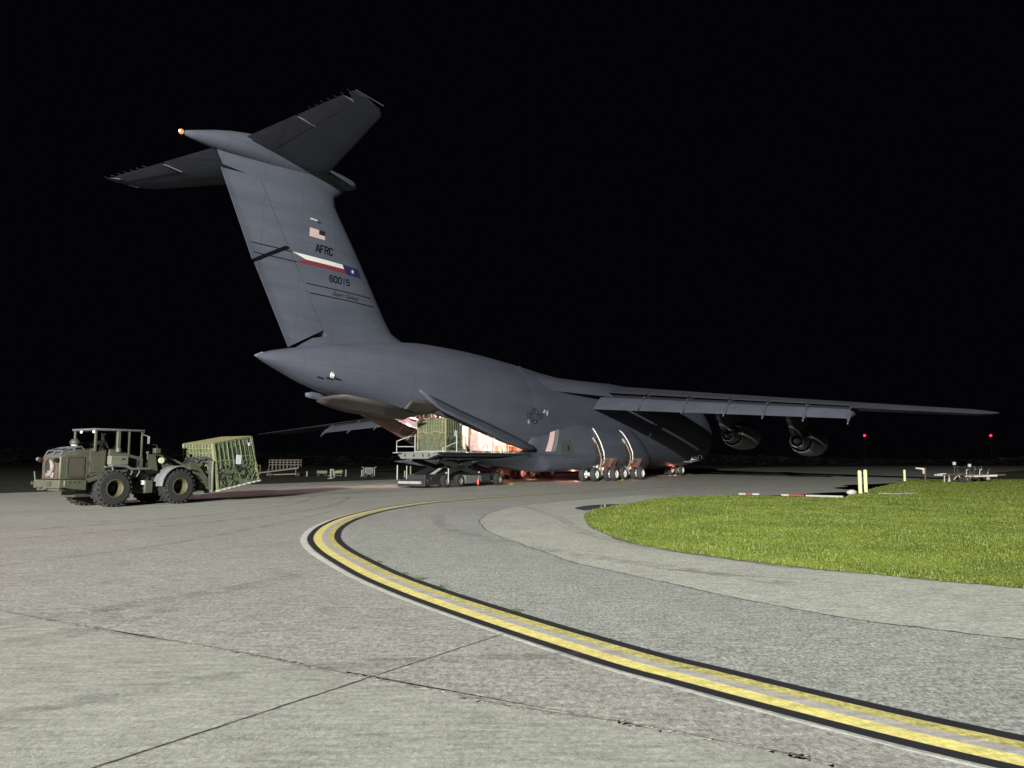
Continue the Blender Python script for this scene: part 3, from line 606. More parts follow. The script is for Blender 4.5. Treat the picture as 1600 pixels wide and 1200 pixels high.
# wing root fairing
mb = MB(); rings = []
for s in np.linspace(18, 45, 30):
    u = (s - 18) / 27; h = max(0, math.sin(math.pi * min(1, max(0, u)))) ** 1.2; zt = ztop(s) - .12 + .28 * h; w = skin_y(s, 7.6, 0) - .1 + 1.3 * h; zb_ = 7.6 - .2 * u
    rings.append([A(s, w * math.copysign(abs(math.cos(t)) ** (2 / 2.2), math.cos(t)), zb_ + (zt - zb_) * math.sin(t) ** (2 / 2.2)) for t in np.linspace(0, math.pi, 21)])
mb.loft(rings, cap=False, closed=False).build('wing_root_fairing', M_ac, plane, smooth=40)

# ---- stabiliser on top of the fin
def stab(sgn):
    ys = [.4, 2, 4, 6, 8, 9.4, 9.9, 10.2]
    def pl(y): return lin([(0, 65.6), (1, 66.15), (9.6, 70.9), (10.0, 71.6), (10.25, 73.0)], y), lin([(0, 72.1), (1, 72.15), (10.1, 73.55), (10.25, 73.5)], y), 19.12 - .055 * y
    def sec(y, x0, x1, dz=0):
        a, b_, z = pl(y); c = b_ - a; t_ = .10 if y < 9.8 else .05; xs = [x0 + (x1 - x0) * (1 - math.cos(math.pi * i / 12)) / 2 for i in range(13)]
        f = lambda x: 5 * t_ * (.2969 * math.sqrt(x) - .126 * x - .3516 * x * x + .2843 * x ** 3 - .1036 * x ** 4) * c
        return [A(a + x * c, sgn * y, z + f(x) + dz) for x in xs] + [A(a + x * c, sgn * y, z - f(x) + dz) for x in reversed(xs)]
    so = MB().loft([sec(y, 0, .70 if y < 9.5 else 1) for y in ys]).build('stabilizer', M_ac, plane, smooth=35)
    for ya, yb in ((.95, 5.55), (5.75, 9.45)):
        MB().loft([sec(y, .712, 1, -.02 if ya > 5 else 0) for y in np.linspace(ya, yb, 4)]).build('elevator', M_ac, so, smooth=35)
    for y in np.linspace(6.9, 10.0, 7): a, b_, z = pl(y); MB().bar(A(b_ - .02, sgn * y, z), A(b_ + .2, sgn * (y + .03), z + .01), .005, .005).build('static_wick', M_nacd, so, smooth=0)
    m = MB(); a, b_, z = pl(5.65); m.bar(A(b_ - 1.3, sgn * 5.65, z - .14), A(b_ - .15, sgn * 5.65, z - .06), .02, .05); m.build('elevator_hinge', M_nacd, so, smooth=0)
    m = MB(); m.bar(A(71.5, sgn * 10.2, 18.62), A(73.4, sgn * 10.27, 18.6), .03, .04); m.build('tip_cap', M_ac, so)
stab(1); stab(-1)
def body(name, rows, m, parent, n=24, pz=1.0):
    mbx = MB(); mbx.loft([[A(s, ry * math.cos(t), zc + rz_ * math.sin(t)) for t in np.linspace(0, 2 * math.pi, n, endpoint=False)] for s, zc, ry, rz_ in rows]); return mbx.build(name, m, parent, smooth=45)
tb = body('tail_fairing', [(62.9, 19.22, .02, .02), (63.1, 19.2, .2, .18), (63.6, 19.15, .38, .36), (64.6, 19.08, .5, .5), (66, 19.02, .62, .58), (68, 18.98, .74, .66), (70, 18.98, .82, .74), (71.5, 18.95, .82, .73), (72.6, 18.8, .68, .62), (73.6, 18.65, .48, .46), (74.6, 18.48, .26, .26), (75.15, 18.4, .12, .13), (75.25, 18.38, .04, .04)], M_ac, plane)
M_lamp = mat('tail lamp glass', (.08, .02, .01), .3, emit=(1.0, .30, .08), estr=1.25)
MB().sphere(A(75.38, 0, 18.38), .13).build('tail_light', M_lamp, tb); MB().sphere(A(75.50, .05, 18.37), .045).build('lamp_filament', mat('hot lamp core', (1, .9, .7), .3, emit=(1, .85, .6), estr=9), tb)
pl_ = bpy.data.lights.new('tail_glow', 'POINT'); pl_.energy = 7; pl_.color = (1, .42, .18); pl_.shadow_soft_size = .1; po = bpy.data.objects.new('tail_glow', pl_); C.objects.link(po); po.parent = plane; po.location = A(75.95, .0, 18.5)
MB().tube([A(69.9, 0, 7.62), A(70.3, 0, 7.5), A(70.42, 0, 7.48)], [.12, .07, .03], 12).build('tail_cone_cap', M_nacd, fus)

# ---- engines
M_nac = mat('nacelle paint', (.062, .064, .066), .5, var=.2, scale=1.5); M_noz = mat('nozzle metal', (.085, .09, .09), .5, 0, var=.3, scale=3); M_lip = mat('bright nozzle lip', (.33, .34, .34), .5, 0)
def engine(sgn, y, s_noz, z, wl):
    root = bpy.data.objects.new('engine', None); C.objects.link(root); root.parent = plane; root.location = A(s_noz, sgn * y, z); root.scale = (.86, .84, .84)
    # local: +x forward
    MB().lathe([(9.1, 1.12), (9.25, 1.25), (9.15, 1.36), (8.4, 1.5), (6.5, 1.56), (4.6, 1.5), (3.2, 1.32), (2.55, 1.18), (2.5, 1.12), (3.3, 1.2), (5, 1.25), (8.6, 1.15), (9.1, 1.12)], n=40).build('nacelle', M_nac, root, smooth=40)
    MB().lathe([(2.62, 1.145), (2.5, 1.165), (2.46, 1.15), (2.5, 1.125), (2.62, 1.125)], n=40).build('nozzle_lip', M_lip, root, smooth=40)
    MB().lathe([(5, .98), (3.3, .95), (2.2, .86), (1.2, .72), (.75, .66), (.75, .60), (1.6, .62), (3, .6)], n=36).build('core_cowl', M_noz, root, smooth=40)
    MB().lathe([(2.2, .42), (1.2, .40), (.4, .25), (-.1, .08), (-.15, .0)], n=28).build('exhaust_cone', M_noz, root, smooth=50)
    MB().lathe([(8.2, .01), (8.2, 1.1), (8.1, 1.1), (8.1, .01)], n=28).build('fan', M_dark, root)
    # pylon from nacelle top to wing underside
    dz = wl - z
    pr = [(7.8, 1.45), (2.9, 1.15), (.2, .55), (-.8, .55), (-3.8, dz - .15), (-4.6, dz + .15), (-2.6, dz + .4), (1.5, dz + .2), (6.0, 1.75)]
    MB().prism(pr, -.22, .22).build('pylon', M_nac, root, bevel=.08)
for sg in (1, -1):
    engine(sg, 12, 26.7, 4.12, 7.5); engine(sg, 18.9, 29.5, 3.42, 6.9)

# ================================================================ cargo bay, doors and gear of the aircraft
def grid_plate(name, up, lo, m, parent, thick=.12, nv=4, ribs=0, rm=None):
    """curved plate between two station curves"""
    U = [A(*p) for p in up]; Lo = [A(*p) for p in lo]; mbx = MB(); n = len(U)
    rows = [[U[i].lerp(Lo[i], v / nv) for i in range(n)] for v in range(nv + 1)]
    mbx.add([p for r in rows for p in r], [(v * n + i, v * n + i + 1, (v + 1) * n + i + 1, (v + 1) * n + i) for v in range(nv) for i in range(n - 1)])
    o = mbx.build(name, m, parent, smooth=50); q = o.modifiers.new('t', 'SOLIDIFY'); q.thickness = thick; q.offset = 0
    if ribs:
        r = MB()
        for k in range(ribs + 1):
            t = k / ribs * (n - 1); i = min(int(t), n - 2); f = t - i; a = U[i].lerp(U[i + 1], f); b_ = Lo[i].lerp(Lo[i + 1], f); off = Vector((0, -.10, .04)); r.bar(a + off, b_ + off, .07, .12)
        for v in (0.02, .5, .98):
            for i in range(n - 1): r.bar(U[i].lerp(Lo[i], v) + Vector((0, -.11, .05)), U[i + 1].lerp(Lo[i + 1], v) + Vector((0, -.11, .05)), .08, .10)
        r.build('door_rib', rm or m, o, smooth=0)
    return o
M_door = mat('door inner lining', (.13, .095, .07), .7, var=.45, scale=1.2, bump=.3)
M_link = mat('linkage primer', (.30, .21, .17), .6, var=.4, scale=5)
M_belly = mat('belly panel', (.045, .037, .035), .6, var=.25, scale=.8)  # brown carries the underside's shade and warm bay glow in its colour
pu = [(62.3, -1.5, 5.74), (60.9, -1.9, 5.72), (59.42, -2.3, 5.67), (58, -2.55, 5.45), (56.52, -2.8, 5.23), (54.8, -3.0, 4.93), (52.97, -3.2, 4.61), (50.6, -3.3, 4.1)]
plo = [(63.04, -2.0, 5.73), (61, -2.65, 5.35), (58.96, -3.2, 4.93), (57.7, -3.55, 4.65), (56.45, -3.8, 4.34), (54.9, -4.05, 3.9), (53.4, -4.2, 3.41), (51.5, -4.4, 2.71)]
grid_plate('cargo_door', pu, plo, M_door, plane, .14, 4, 9, M_intd)
grid_plate('cargo_door', [(60.9, 3.72, 6.1), (59.6, 3.72, 5.76), (56.82, 3.76, 5.06), (54.2, 3.84, 4.45), (51.44, 3.9, 3.79), (49.4, 3.94, 3.25), (47.47, 3.96, 2.72)], [(60.3, 3.95, 5.55), (59.25, 4.2, 4.92), (55.9, 4.3, 4.06), (54.0, 4.34, 3.55), (52.3, 4.35, 3.08), (50.3, 4.32, 2.72), (48.2, 4.2, 2.55)], M_ac, plane, .12, 3)
grid_plate('belly_panel', [(66.0, .5, 5.42), (65.9, 1.5, 5.5), (65.73, 2.3, 5.52), (63.29, 2.75, 5.25), (60.4, 2.9, 4.75)], [(65.9, 0, 5.27), (64.6, -.5, 5.07), (63.48, 0.0, 4.76), (61.09, 1.0, 4.49), (60.16, 1.8, 4.38)], M_belly, plane, .10, 4)
grid_plate('belly_panel', [(61.0, 2.6, 4.9), (60.6, 2.95, 5.6), (59.3, 3.15, 5.58), (57.91, 3.2, 5.50), (57.2, 3.2, 5.2)], [(60.16, 1.8, 4.38), (59.6, 1.95, 4.6), (58.4, 2.1, 4.8), (56.9, 2.3, 5.05), (56.48, 2.4, 5.10)], M_belly, plane, .10, 4)
grid_plate('tail_bumper', [(66.9, .2, 5.66), (66.4, .2, 5.76), (65.9, .25, 5.70), (65.2, .3, 5.5)], [(66.85, .15, 5.44), (66.4, .2, 5.36), (65.9, .2, 5.30), (65.2, .3, 5.26)], M_ac, plane, .12, 2)
bay = bpy.data.objects.new('cargo_bay', None); C.objects.link(bay); bay.parent = plane
m = MB(); m.box(A(39.6, 0, 2.36), (23, 6.4, .12)); m.build('bay_floor', M_steel, bay)
m = MB(); m.box(A(40.5, -2.98, 4.45), (21, .08, 4.1)); m.build('bay_wall', M_int, bay)
m = MB(); m.box(A(38.5, 2.98, 4.45), (17, .08, 4.1)); m.build('bay_wall', M_int, bay)
m = MB(); m.box(A(29.9, 0, 4.45), (.1, 6, 4.1)); m.build('bay_bulkhead', M_int, bay)
m = MB(); m.box(A(41.5, 0, 6.52), (23, 6, .08)); m.build('bay_ceiling', M_int, bay)
m = MB()
for k in range(27): m.box(A(51 - k * .78, -2.9, 4.4), (.07, .12, 4.0))
for z in (3.0, 3.7, 4.6, 5.5): m.box(A(41, -2.88, z), (20, .06, .05))
m.build('wall_frame', mat('bay frame', (.55, .48, .44), .6, var=.2), bay, smooth=0)
rr = random.Random(3); M_org = mat('orange strap', (.75, .22, .04), .7); M_quilt = mat('quilt patch', (.36, .30, .32), .9, var=.4, scale=3)
for k in range(34):
    s_ = rr.uniform(38, 50.5); z = rr.uniform(2.7, 5.9); o_c = rr.choice([0, 0, 0, 1])
    MB().box(A(s_, -2.80, z), (rr.uniform(.15, .5), .1, rr.uniform(.1, .45))).build('wall_equipment', M_org if o_c else M_quilt, bay, bevel=.02)
for s_, y, z, c in ((46.9, 1.5, 2.66, 1), (46.0, 1.9, 2.60, 1), (45.3, 1.4, 2.7, 0), (44.2, 1.8, 2.62, 1)):
    MB().box(A(s_, y, z), (.5, .4, .45)).build('bay_bag', M_org if c else M_quilt, bay, bevel=.06)
m = MB(); m.box(A(46.3, -2.7, 3.5), (.9, .35, 1.9)); m.box(A(46.3, -2.5, 4.5), (1.0, .5, .12)); m.build('bay_locker', mat('locker', (.22, .17, .15), .7, var=.3), bay, bevel=.02)
m = MB(); m.box(A(53.6, -2.86, 5.6), (6.2, .06, 1.5)); m.build('upper_net_panel', mat('dark bay recess', (.012, .008, .008), .9), bay)
m = MB()
for k in range(13): m.tube([A(50.7 + k * .48, -2.76, 4.9), A(50.7 + k * .48, -2.76, 6.3)], .022, 6)
for z in (5.75, 6.25): m.tube([A(50.6, -2.75, z), A(56.6, -2.75, z)], .022, 6)
m.build('upper_net_frame', mat('pale frame bar', (.55, .46, .42), .6), bay, smooth=0)
m = MB(); m.tube([A(59.3, -2.1, 5.75), A(56.5, -2.6, 5.3), (A(50.8, -2.9, 4.35))], .06, 8); m.tube([A(60.5, -1.4, 5.9), A(55, -2.2, 5.2)], .03, 6); m.build('door_actuator', mat('actuator', (.5, .42, .38), .6), bay)
m = MB(); m.box(A(49.4, 0, 2.34), (4.9, 5.4, .16)); m.build('ramp', M_dark, plane, bevel=.03)
def point(name, loc, e, col, size=.15, parent=plane):
    d = bpy.data.lights.new(name, 'POINT'); d.energy = e; d.color = col; d.shadow_soft_size = size; o = bpy.data.objects.new(name, d); C.objects.link(o); o.parent = parent; o.location = loc; return o
for s_, e in ((34, 900), (39, 1300), (43.5, 1700), (48.0, 1900)): point('bay_lamp', A(s_, -.6, 6.25), e * 1.3, (1.0, .77, .70), .2)
point('bay_lamp', A(52.8, .2, 5.4), 650, (1.0, .66, .58), .2); point('ramp_spill_fill', A(54.6, -2.2, 4.3), 260, (1.0, .50, .42), .12)  # last lamp is added without a fixture, for pink spill on the ground
for s_ in (34, 39, 43.5, 48): MB().box(A(s_, -.6, 6.44), (.9, .25, .06)).build('bay_light', mat('bay lamp', (1, .9, .9), .5, emit=(1, .8, .75), estr=12), bay)
# ---- skin details
def skin_patch(name, poly, m, fy, off=.02, parent=plane, sgn=1):
    mbx = MB(); mbx.add([A(s_, sgn * fy(s_, z, off), z) for s_, z in poly], [tuple(range(len(poly)))]); return mbx.build(name, m, parent, smooth=0)
def skin_quad(name, a, b_, c, d, m, fy, off=.03, nu=4, nv=8):
    mbx = MB(); vs = []; a, b_, c, d = map(np.array, (a, b_, c, d))
    for j in range(nv + 1):
        for i in range(nu + 1):
            u, v = i / nu, j / nv; p = (1 - v) * ((1 - u) * a + u * b_) + v * ((1 - u) * d + u * c); vs.append(A(p[0], fy(p[0], p[1], off), p[1]))
    mbx.add(vs, [(j * (nu + 1) + i, j * (nu + 1) + i + 1, (j + 1) * (nu + 1) + i + 1, (j + 1) * (nu + 1) + i) for j in range(nv) for i in range(nu)]); return mbx.build(name, m, plane, smooth=60)
M_lit = mat('doorway glow', (.25, .18, .17), .6, emit=(1.0, .66, .62), estr=.42)  # emission stands for bay light coming through the ajar door
sd = skin_quad('side_door', (44.35, 4.30), (43.75, 4.30), (45.05, 2.45), (45.75, 2.45), M_lit, pod_y, .04)
skin_quad('door_leaf', (43.72, 4.32), (43.3, 4.2), (44.55, 2.45), (45.02, 2.43), M_nacd, pod_y, .06)
M_hatch = mat('hatch recess', (.045, .052, .045), .6, var=.2)
skin_quad('side_hatch', (43.55, 3.35), (42.35, 3.40), (42.2, 2.0), (43.9, 2.0), M_hatch, pod_y, .05)
skin_quad('hatch_handle', (42.95, 2.95), (42.75, 2.95), (42.75, 2.55), (42.95, 2.55), M_acd, pod_y, .08, 1, 1)
# outlined star-and-bar insignia
ins = MB(); cx, cz = 47.05, 5.15
def sk(P, w=.045):
    for a, b_ in zip(P, P[1:]):
        a = np.array(a); b_ = np.array(b_); d = (b_ - a) / np.linalg.norm(b_ - a); nn = np.array((-d[1], d[0])) * w / 2
        ins.add([A(p[0], skin_y(p[0], p[1], .03), p[1]) for p in (a + nn, b_ + nn, b_ - nn, a - nn)], [(0, 1, 2, 3)])
star = [(cx - (.55 if k % 2 == 0 else .22) * math.cos(math.pi / 2 + k * math.pi / 5), cz + (.55 if k % 2 == 0 else .22) * math.sin(math.pi / 2 + k * math.pi / 5)) for k in range(11)]
sk(star); sk([(cx + .58 * math.cos(a), cz + .58 * math.sin(a)) for a in np.linspace(0, 2 * math.pi, 25)])
for g_ in (1, -1): sk([(cx + g_ * .5, cz + .2), (cx + g_ * 1.1, cz + .2), (cx + g_ * 1.1, cz - .12), (cx + g_ * .56, cz - .12)]); sk([(cx + g_ * .57, cz + .05), (cx + g_ * 1.1, cz + .05)], .03)
ins.build('insignia', M_acd, plane, smooth=0)
skin_patch('pale_patch', [(48.05, 4.62), (47.75, 4.5), (47.95, 4.9)], M_acl, skin_y, .04)  # flat pale patches set on the fuselage skin
skin_patch('pale_patch', [(45.95, 5.45), (45.65, 5.75), (45.45, 5.7), (45.6, 5.45)], M_acl, skin_y, .04); skin_patch('pale_patch', [(45.45, 5.4), (45.2, 5.7), (45.05, 5.65), (45.2, 5.2)], M_acl, skin_y, .04)
yy = skin_y(65.9, 6.72, 0); MB().lathe([(-.02, .2), (.05, .2), (.06, .15), (.03, .13), (.03, .01)], A(65.9, yy, 6.72), (.15, -1, -.1), 16).build('tail_flood_lamp', [M_acl], plane)
MB().lathe([(.0, .10), (.09, .09), (.10, .01)], A(65.9, yy + .02, 6.72), (.15, -1, -.1), 12).build('lamp_lens', mat('lamp lens', (.75, .75, .72), .3), plane)
for a, b_ in ((66.75, 66.3), (66.2, 65.75), (65.7, 65.25)): skin_quad('aft_vent', (a, 6.62), (b_, 6.52), (b_, 6.42), (a, 6.5), M_acd, skin_y, .02, 2, 2)
MB().tube([A(43.4, 0, 9.2), A(43.4, 0, 9.62)], [.06, .02], 8).build('antenna', M_acl, fus)
MB().prism([(0, 0), (.5, 0), (.42, .3), (.25, .3)], -.03, .03).build('blade_antenna', M_ac, fus).location = A(27.5, .3, 9.2)
# pod wheel-bay openings and the arched door edges
for s0, idx in ((38.0, 0), (32.7, 1)):
    prof = [(3.95, 4.35), (4.0, 4.5), (4.35, 4.28), (4.72, 3.9), (5.0, 3.3), (5.22, 2.5), (5.36, 1.72), (5.36, 1.1), (5.2, .75)]
    gb_ = MB().tube([A(s0, (pod_y(s0, z) if z < 4.3 else y) + .05, z) for y, z in prof], .048, 8).build('gear_door_edge', M_white, plane)
    skin_quad('wheel_well', (s0 + .9, 3.5), (s0 + .05, 3.7), (s0 + .05, 1.0), (s0 + 1.6, 1.0), M_belly, pod_y, .03, 3, 10)
    skin_quad('wheel_well', (s0, 1.95), (s0 - 2.1, 2.0), (s0 - .9, .95), (s0, .95), M_intd, pod_y, .04, 4, 4)
    m = MB()
    for k in range(5): m.bar(A(s0 - .2 - k * .33, pod_y(s0, 1.85) + .12, 1.85), A(s0 - .3 - k * .25, pod_y(s0, 1.2) + .12, 1.05), .05, .05)
    m.bar(A(s0, 5.3, 1.02), A(s0 - 1.1, 5.3, 1.0), .06, .06); m.bar(A(s0 - 1.1, 5.3, 1.0), A(s0 - 2.1, 5.35, 1.9), .06, .06); m.build('gear_door', mat('red glow tint', (.17, .065, .04), .6, var=.4, scale=3), plane, smooth=0)  # reddish colour holds the lamp glow on the well door
    py_ = lambda ds, z, o=.06: A(s0 + ds, pod_y(s0 + ds, z) + o, z)
    m = MB(); m.tube([py_(.85, 3.5), py_(.7, 3.0), py_(.62, 2.3), py_(.5, 1.7)], .04, 8); m.tube([py_(.95, 3.7), py_(.82, 3.3)], .09, 8); m.tube([py_(.6, 1.75), py_(-.1, 1.75)], .06, 6); m.tube([py_(.5, 1.7), py_(.3, 1.2, .1), A(s0 + .15, 5.0, .75)], .08, 8)
    m.build('gear_linkage', M_link, plane)
M_hub = mat('wheel hub', (.60, .60, .58), .4, var=.2)
def ac_wheel(parent, loc, r=.6, w=.40):
    m = MB(); m.lathe([(-w / 2, r * .55), (-w / 2, r * .86), (-w / 2 + .06, r * .97), (-.04, r), (.04, r), (w / 2 - .06, r * .97), (w / 2, r * .86), (w / 2, r * .55), (w / 2 - .05, r * .52), (w / 2 - .09, r * .2), (w / 2 + .02, r * .16), (w / 2 + .02, .01)], (0, 0, 0), (0, 1, 0), 28, 0)
    for i, f in enumerate(m.f): pass
    n = 28; m.m = [1 if (i // n) >= 7 or (i // n) == 12 else 0 for i in range(len(m.f))]
    m.lathe([(-w / 2, r * .55), (-w / 2 + .08, r * .5), (-w / 2 + .08, .01)], (0, 0, 0), (0, 1, 0), n, 1)
    o = m.build('wheel', [M_tyre, M_hub], parent, smooth=40); o.location = loc; return o
w0 = None
def bogie(name, s0, y0, sgn, front=4):
    g_ = MB(); z = .6
    g_.tube([A(s0, sgn * y0, z + .05), A(s0, sgn * y0, 2.6)], .17, 12); g_.tube([A(s0 + 1.35, sgn * (y0 - .02), z), A(s0 - 1.25, sgn * (y0 + .1), z)], .15, 10)
    g_.tube([A(s0 + 1.35, sgn * (y0 - .75), z), A(s0 + 1.35, sgn * (y0 + .75), z)], .1, 8); g_.tube([A(s0 - 1.2, sgn * (y0 - 1.2), z), A(s0 - 1.2, sgn * (y0 + 1.25), z)], .1, 8)
    g_.tube([A(s0 + .9, sgn * y0, z + .1), A(s0 + .1, sgn * y0, 1.7)], .06, 8); g_.box(A(s0, sgn * y0, .85), (.5, .45, .4))
    g = g_.build(name, M_white, plane)
    for ds, dy in ((1.35, -.52), (1.35, .52), (-1.2, -1.05), (-1.2, -.45), (-1.2, .45), (-1.2, 1.1)): ac_wheel(g, A(s0 + ds, sgn * (y0 + dy), z))
for sg in (1, -1):
    bogie('main_gear', 38.7, 4.7, sg); bogie('main_gear', 33.3, 4.75, sg)
g_ = MB(); g_.tube([A(9, 0, .6), A(9, 0, 2.2)], .16, 12); g_.tube([A(9, -1.1, .6), A(9, 1.1, .6)], .1, 8); g_.bar(A(9, 0, 1.2), A(10.2, 0, 1.9), .12, .12); g = g_.build('nose_gear', M_white, plane)
for dy in (-.95, -.4, .4, .95): ac_wheel(g, A(9, dy, .6), .6, .38)
m = MB(); m.box(A(12.6, 3.9, 1.75), (4.6, 1.0, .10), (0, R(-4), 0)); m.build('crew_door', M_nacd, plane, bevel=.03)
m = MB()
m.tube([A(14.6, 4.2, 1.72), A(14.2, 4.2, 2.05), A(13.0, 4.2, 2.12), A(12.7, 4.2, 1.85)], .035, 6); m.tube([A(12.4, 4.2, 1.85), A(12.0, 4.2, 2.3), A(11.1, 4.2, 2.35), A(10.9, 4.2, 1.9)], .035, 6); m.box(A(13.4, 4.1, 1.86), (.5, .3, .1))
m.build('crew_door_rail', M_white, plane)
for s_, y, e in ((36.0, 4.2, 200), (40.3, 3.4, 120), (30.6, 4.4, 150), (36.5, -3.2, 220), (41, -3.6, 120), (10.6, .4, 70), (7.6, .2, 50)): point('wheel_well_lamp', A(s_, y, .5), e, (1.0, .30, .20), .06)
tag(MB().prism([(-.26, 0), (.26, 0), (.26, .03), (0, .15), (-.26, .03)], -.10, .10).build('wheel_chock', mat('yellow chock', (.25, .21, .02), .7, var=.3), None, bevel=.01), 'yellow wheel chock under the rear wheels of the airplane', 'chock')
ck_ = bpy.data.objects['wheel_chock']; ck_.location = plane.matrix_basis @ A(36.5, 6.1, .012); ck_.rotation_euler = (0, 0, AC_RZ)

# ================================================================ netted cargo pallets
M_net = mat('cargo net webbing', (.17, .16, .08), .8, var=.3, scale=9)
M_netg = mat('side net webbing', (.105, .118, .06), .8, var=.3, scale=9)
M_tarp = mat('olive tarpaulin', (.066, .079, .042), .75, var=.35, scale=2.5, bump=.6, bscale=3)
M_slot = mat('dark gap', (.008, .01, .006), .9)
M_paper = mat('white placard', (.42, .44, .48), .6, var=.1)
M_alu = mat('pallet aluminium', (.45, .43, .40), .5, .3, var=.25, scale=5)
def netted_pallet(name, label, L, Wd, H, base, seed, rot=None, taper=.96):
    """local x forward, y left, z up; the aft (-x) and right (-y) faces carry the net detail"""
    t = thing(name, label, 'cargo pallet'); r = random.Random(seed)
    MB().box((0, 0, .028), (base[0], base[1], .056)).build('pallet_base', M_alu, t, bevel=.01)
    m = MB()
    for k in range(9):
        for sx in (-1, 1): m.box((-base[0] / 2 + .12 + k * (base[0] - .24) / 8, sx * (base[1] / 2 + .01), .03), (.09, .05, .05))
    m.build('tie_down_ring', M_alu, t, smooth=0)
    z0, z1 = .06, .06 + H
    c = MB()
    n = 10; rings = []
    for j in range(9):
        v = j / 8; z = z0 + H * v; k = 1 - (1 - taper) * v ** 2; lx, ly = L / 2 * k, Wd / 2 * k; ring_ = []
        for side in range(4):
            for i in range(n):
                u = -1 + 2 * i / n; b_ = .03 * math.sin(i * 2.4 + j * 1.1 + side) * (0 < i)
                ring_.append({0: (-lx * u * -1, -ly - b_), 1: (lx + b_, ly * u), 2: (-lx * u, ly + b_), 3: (-lx - b_, -ly * u)}[side] + (z,))
        rings.append([Vector(p) for p in ring_])
    c.loft(rings).build('cargo_stack', M_tarp, t, smooth=50)
    def face(f):      # u in -1..1 along the face, v in 0..1 up, d out
        def P(u, v, d=.035):
            k = 1 - (1 - taper) * v ** 2; z = z0 + H * v
            return Vector({'aft': (-L / 2 * k - d, -u * Wd / 2 * k, z), 'right': (u * L / 2 * k, -Wd / 2 * k - d, z), 'fwd': (L / 2 * k + d, u * Wd / 2 * k, z), 'left': (-u * L / 2 * k, Wd / 2 * k + d, z)}[f])
        return P
    for f in ('aft', 'right', 'fwd', 'left'):
        P = face(f); wid = Wd if f in ('aft', 'fwd') else L; nv = max(5, int(wid / .22)); top = MB(); low = MB()
        for i in range(nv + 1):
            u = -.96 + 1.92 * i / nv; lo = .56 if i % 2 else (.40 if i % 4 == 0 else .62)
            if f == 'right': lo = .42
            top.bar(P(u, 1.0), P(u + r.uniform(-.015, .015), lo), .018, .035 if i % 3 else .055)
        for v in (.80, .90) if f == 'aft' else (.985,):
            for i in range(nv): top.bar(P(-.96 + 1.92 * i / nv, v + r.uniform(-.01, .01)), P(-.96 + 1.92 * (i + 1) / nv, v + r.uniform(-.01, .01)), .016, .035)
        for i in range(nv): top.bar(P(-.98 + 1.96 * i / nv, .58 + .03 * math.sin(i * 1.2)), P(-.98 + 1.96 * (i + 1) / nv, .58 + .03 * math.sin(i * 1.2 + 1.2)), .02, .06)
        top.build('cargo_net', M_net if f != 'right' else M_netg, t, smooth=0)
        sl = MB(); cell = .36; cols = int(wid / cell); rows_ = 4
        def Q(x, z, d): return P(max(-.97, min(.97, x / (wid / 2))), max(.02, min(.56, z / H)), d)
        if f in ('aft', 'fwd'):
            for j in range(rows_ + 1):
                for i in range(-2, cols + 1):
                    x = -wid / 2 + (i + .5 * (j % 2)) * cell + r.uniform(-.03, .03); z = .10 + j * .26 + r.uniform(-.03, .03)
                    if x < -wid / 2 + .08 or x > wid / 2 - .22: continue
                    if r.random() < .78: sl.bar(Q(x, z, .026), Q(x + .24 + r.uniform(0, .07), z + .19 + r.uniform(0, .05), .026), .012, r.uniform(.05, .09))
                    low.bar(Q(x - .05, z - .09, .04), Q(x + .36, z + .24, .04), .03, .05)
                    if r.random() < .3: low.bar(Q(x + .3, z - .1, .05), Q(x - .02, z + .22, .05), .025, .04)
        else:
            for i in range(int(wid * 42)):
                x = r.uniform(-wid / 2 + .05, wid / 2 - .1); z = r.uniform(.03, H * .50); a = r.choice([.7, 2.4, .5, 1.9, 1.2]) + r.uniform(-.3, .3); l_ = r.uniform(.08, .24)
                (sl if r.random() < .6 else low).bar(Q(x, z, .035), Q(x + l_ * math.cos(a), z + l_ * math.sin(a), .035), .02, r.uniform(.03, .07))
            for i in range(nv + 1):
                if r.random() < .8: sl.bar(Q(-wid / 2 + (i + .4) * wid / nv, H * .46, .024), P(min(.97, -1 + 2 * (i + .45) / nv), r.uniform(.8, .95), .024), .01, r.uniform(.03, .08))
        low.build('side_net', M_netg, t, smooth=0)
        sl.build('net_gap', M_slot, t, smooth=0)
    # top net
    m = MB(); lx, ly = L / 2 * taper, Wd / 2 * taper
    for i in range(11): u = -1 + .2 * i; m.bar((u * lx, -ly, z1 + .02), (u * lx, ly, z1 + .02), .05, .015); m.bar((-lx, u * ly, z1 + .022), (lx, u * ly, z1 + .022), .05, .015)
    for sx in (-1, 1):
        for sy in (-1, 1): m.bar((sx * L / 2, sy * Wd / 2, z0 + .02), (sx * lx, sy * ly, z1), .09, .09)
    m.build('top_net', M_net, t, smooth=0)
    P = face('right'); c_ = P(.12, .55, .07); MB().box(c_, (.26, .02, .40), (0, R(12), 0)).build('placard', M_paper, t)
    P = face('right'); MB().box(P(.78, .84, .06), (.10, .02, .14)).build('label_tag', M_paper, t)
    return t

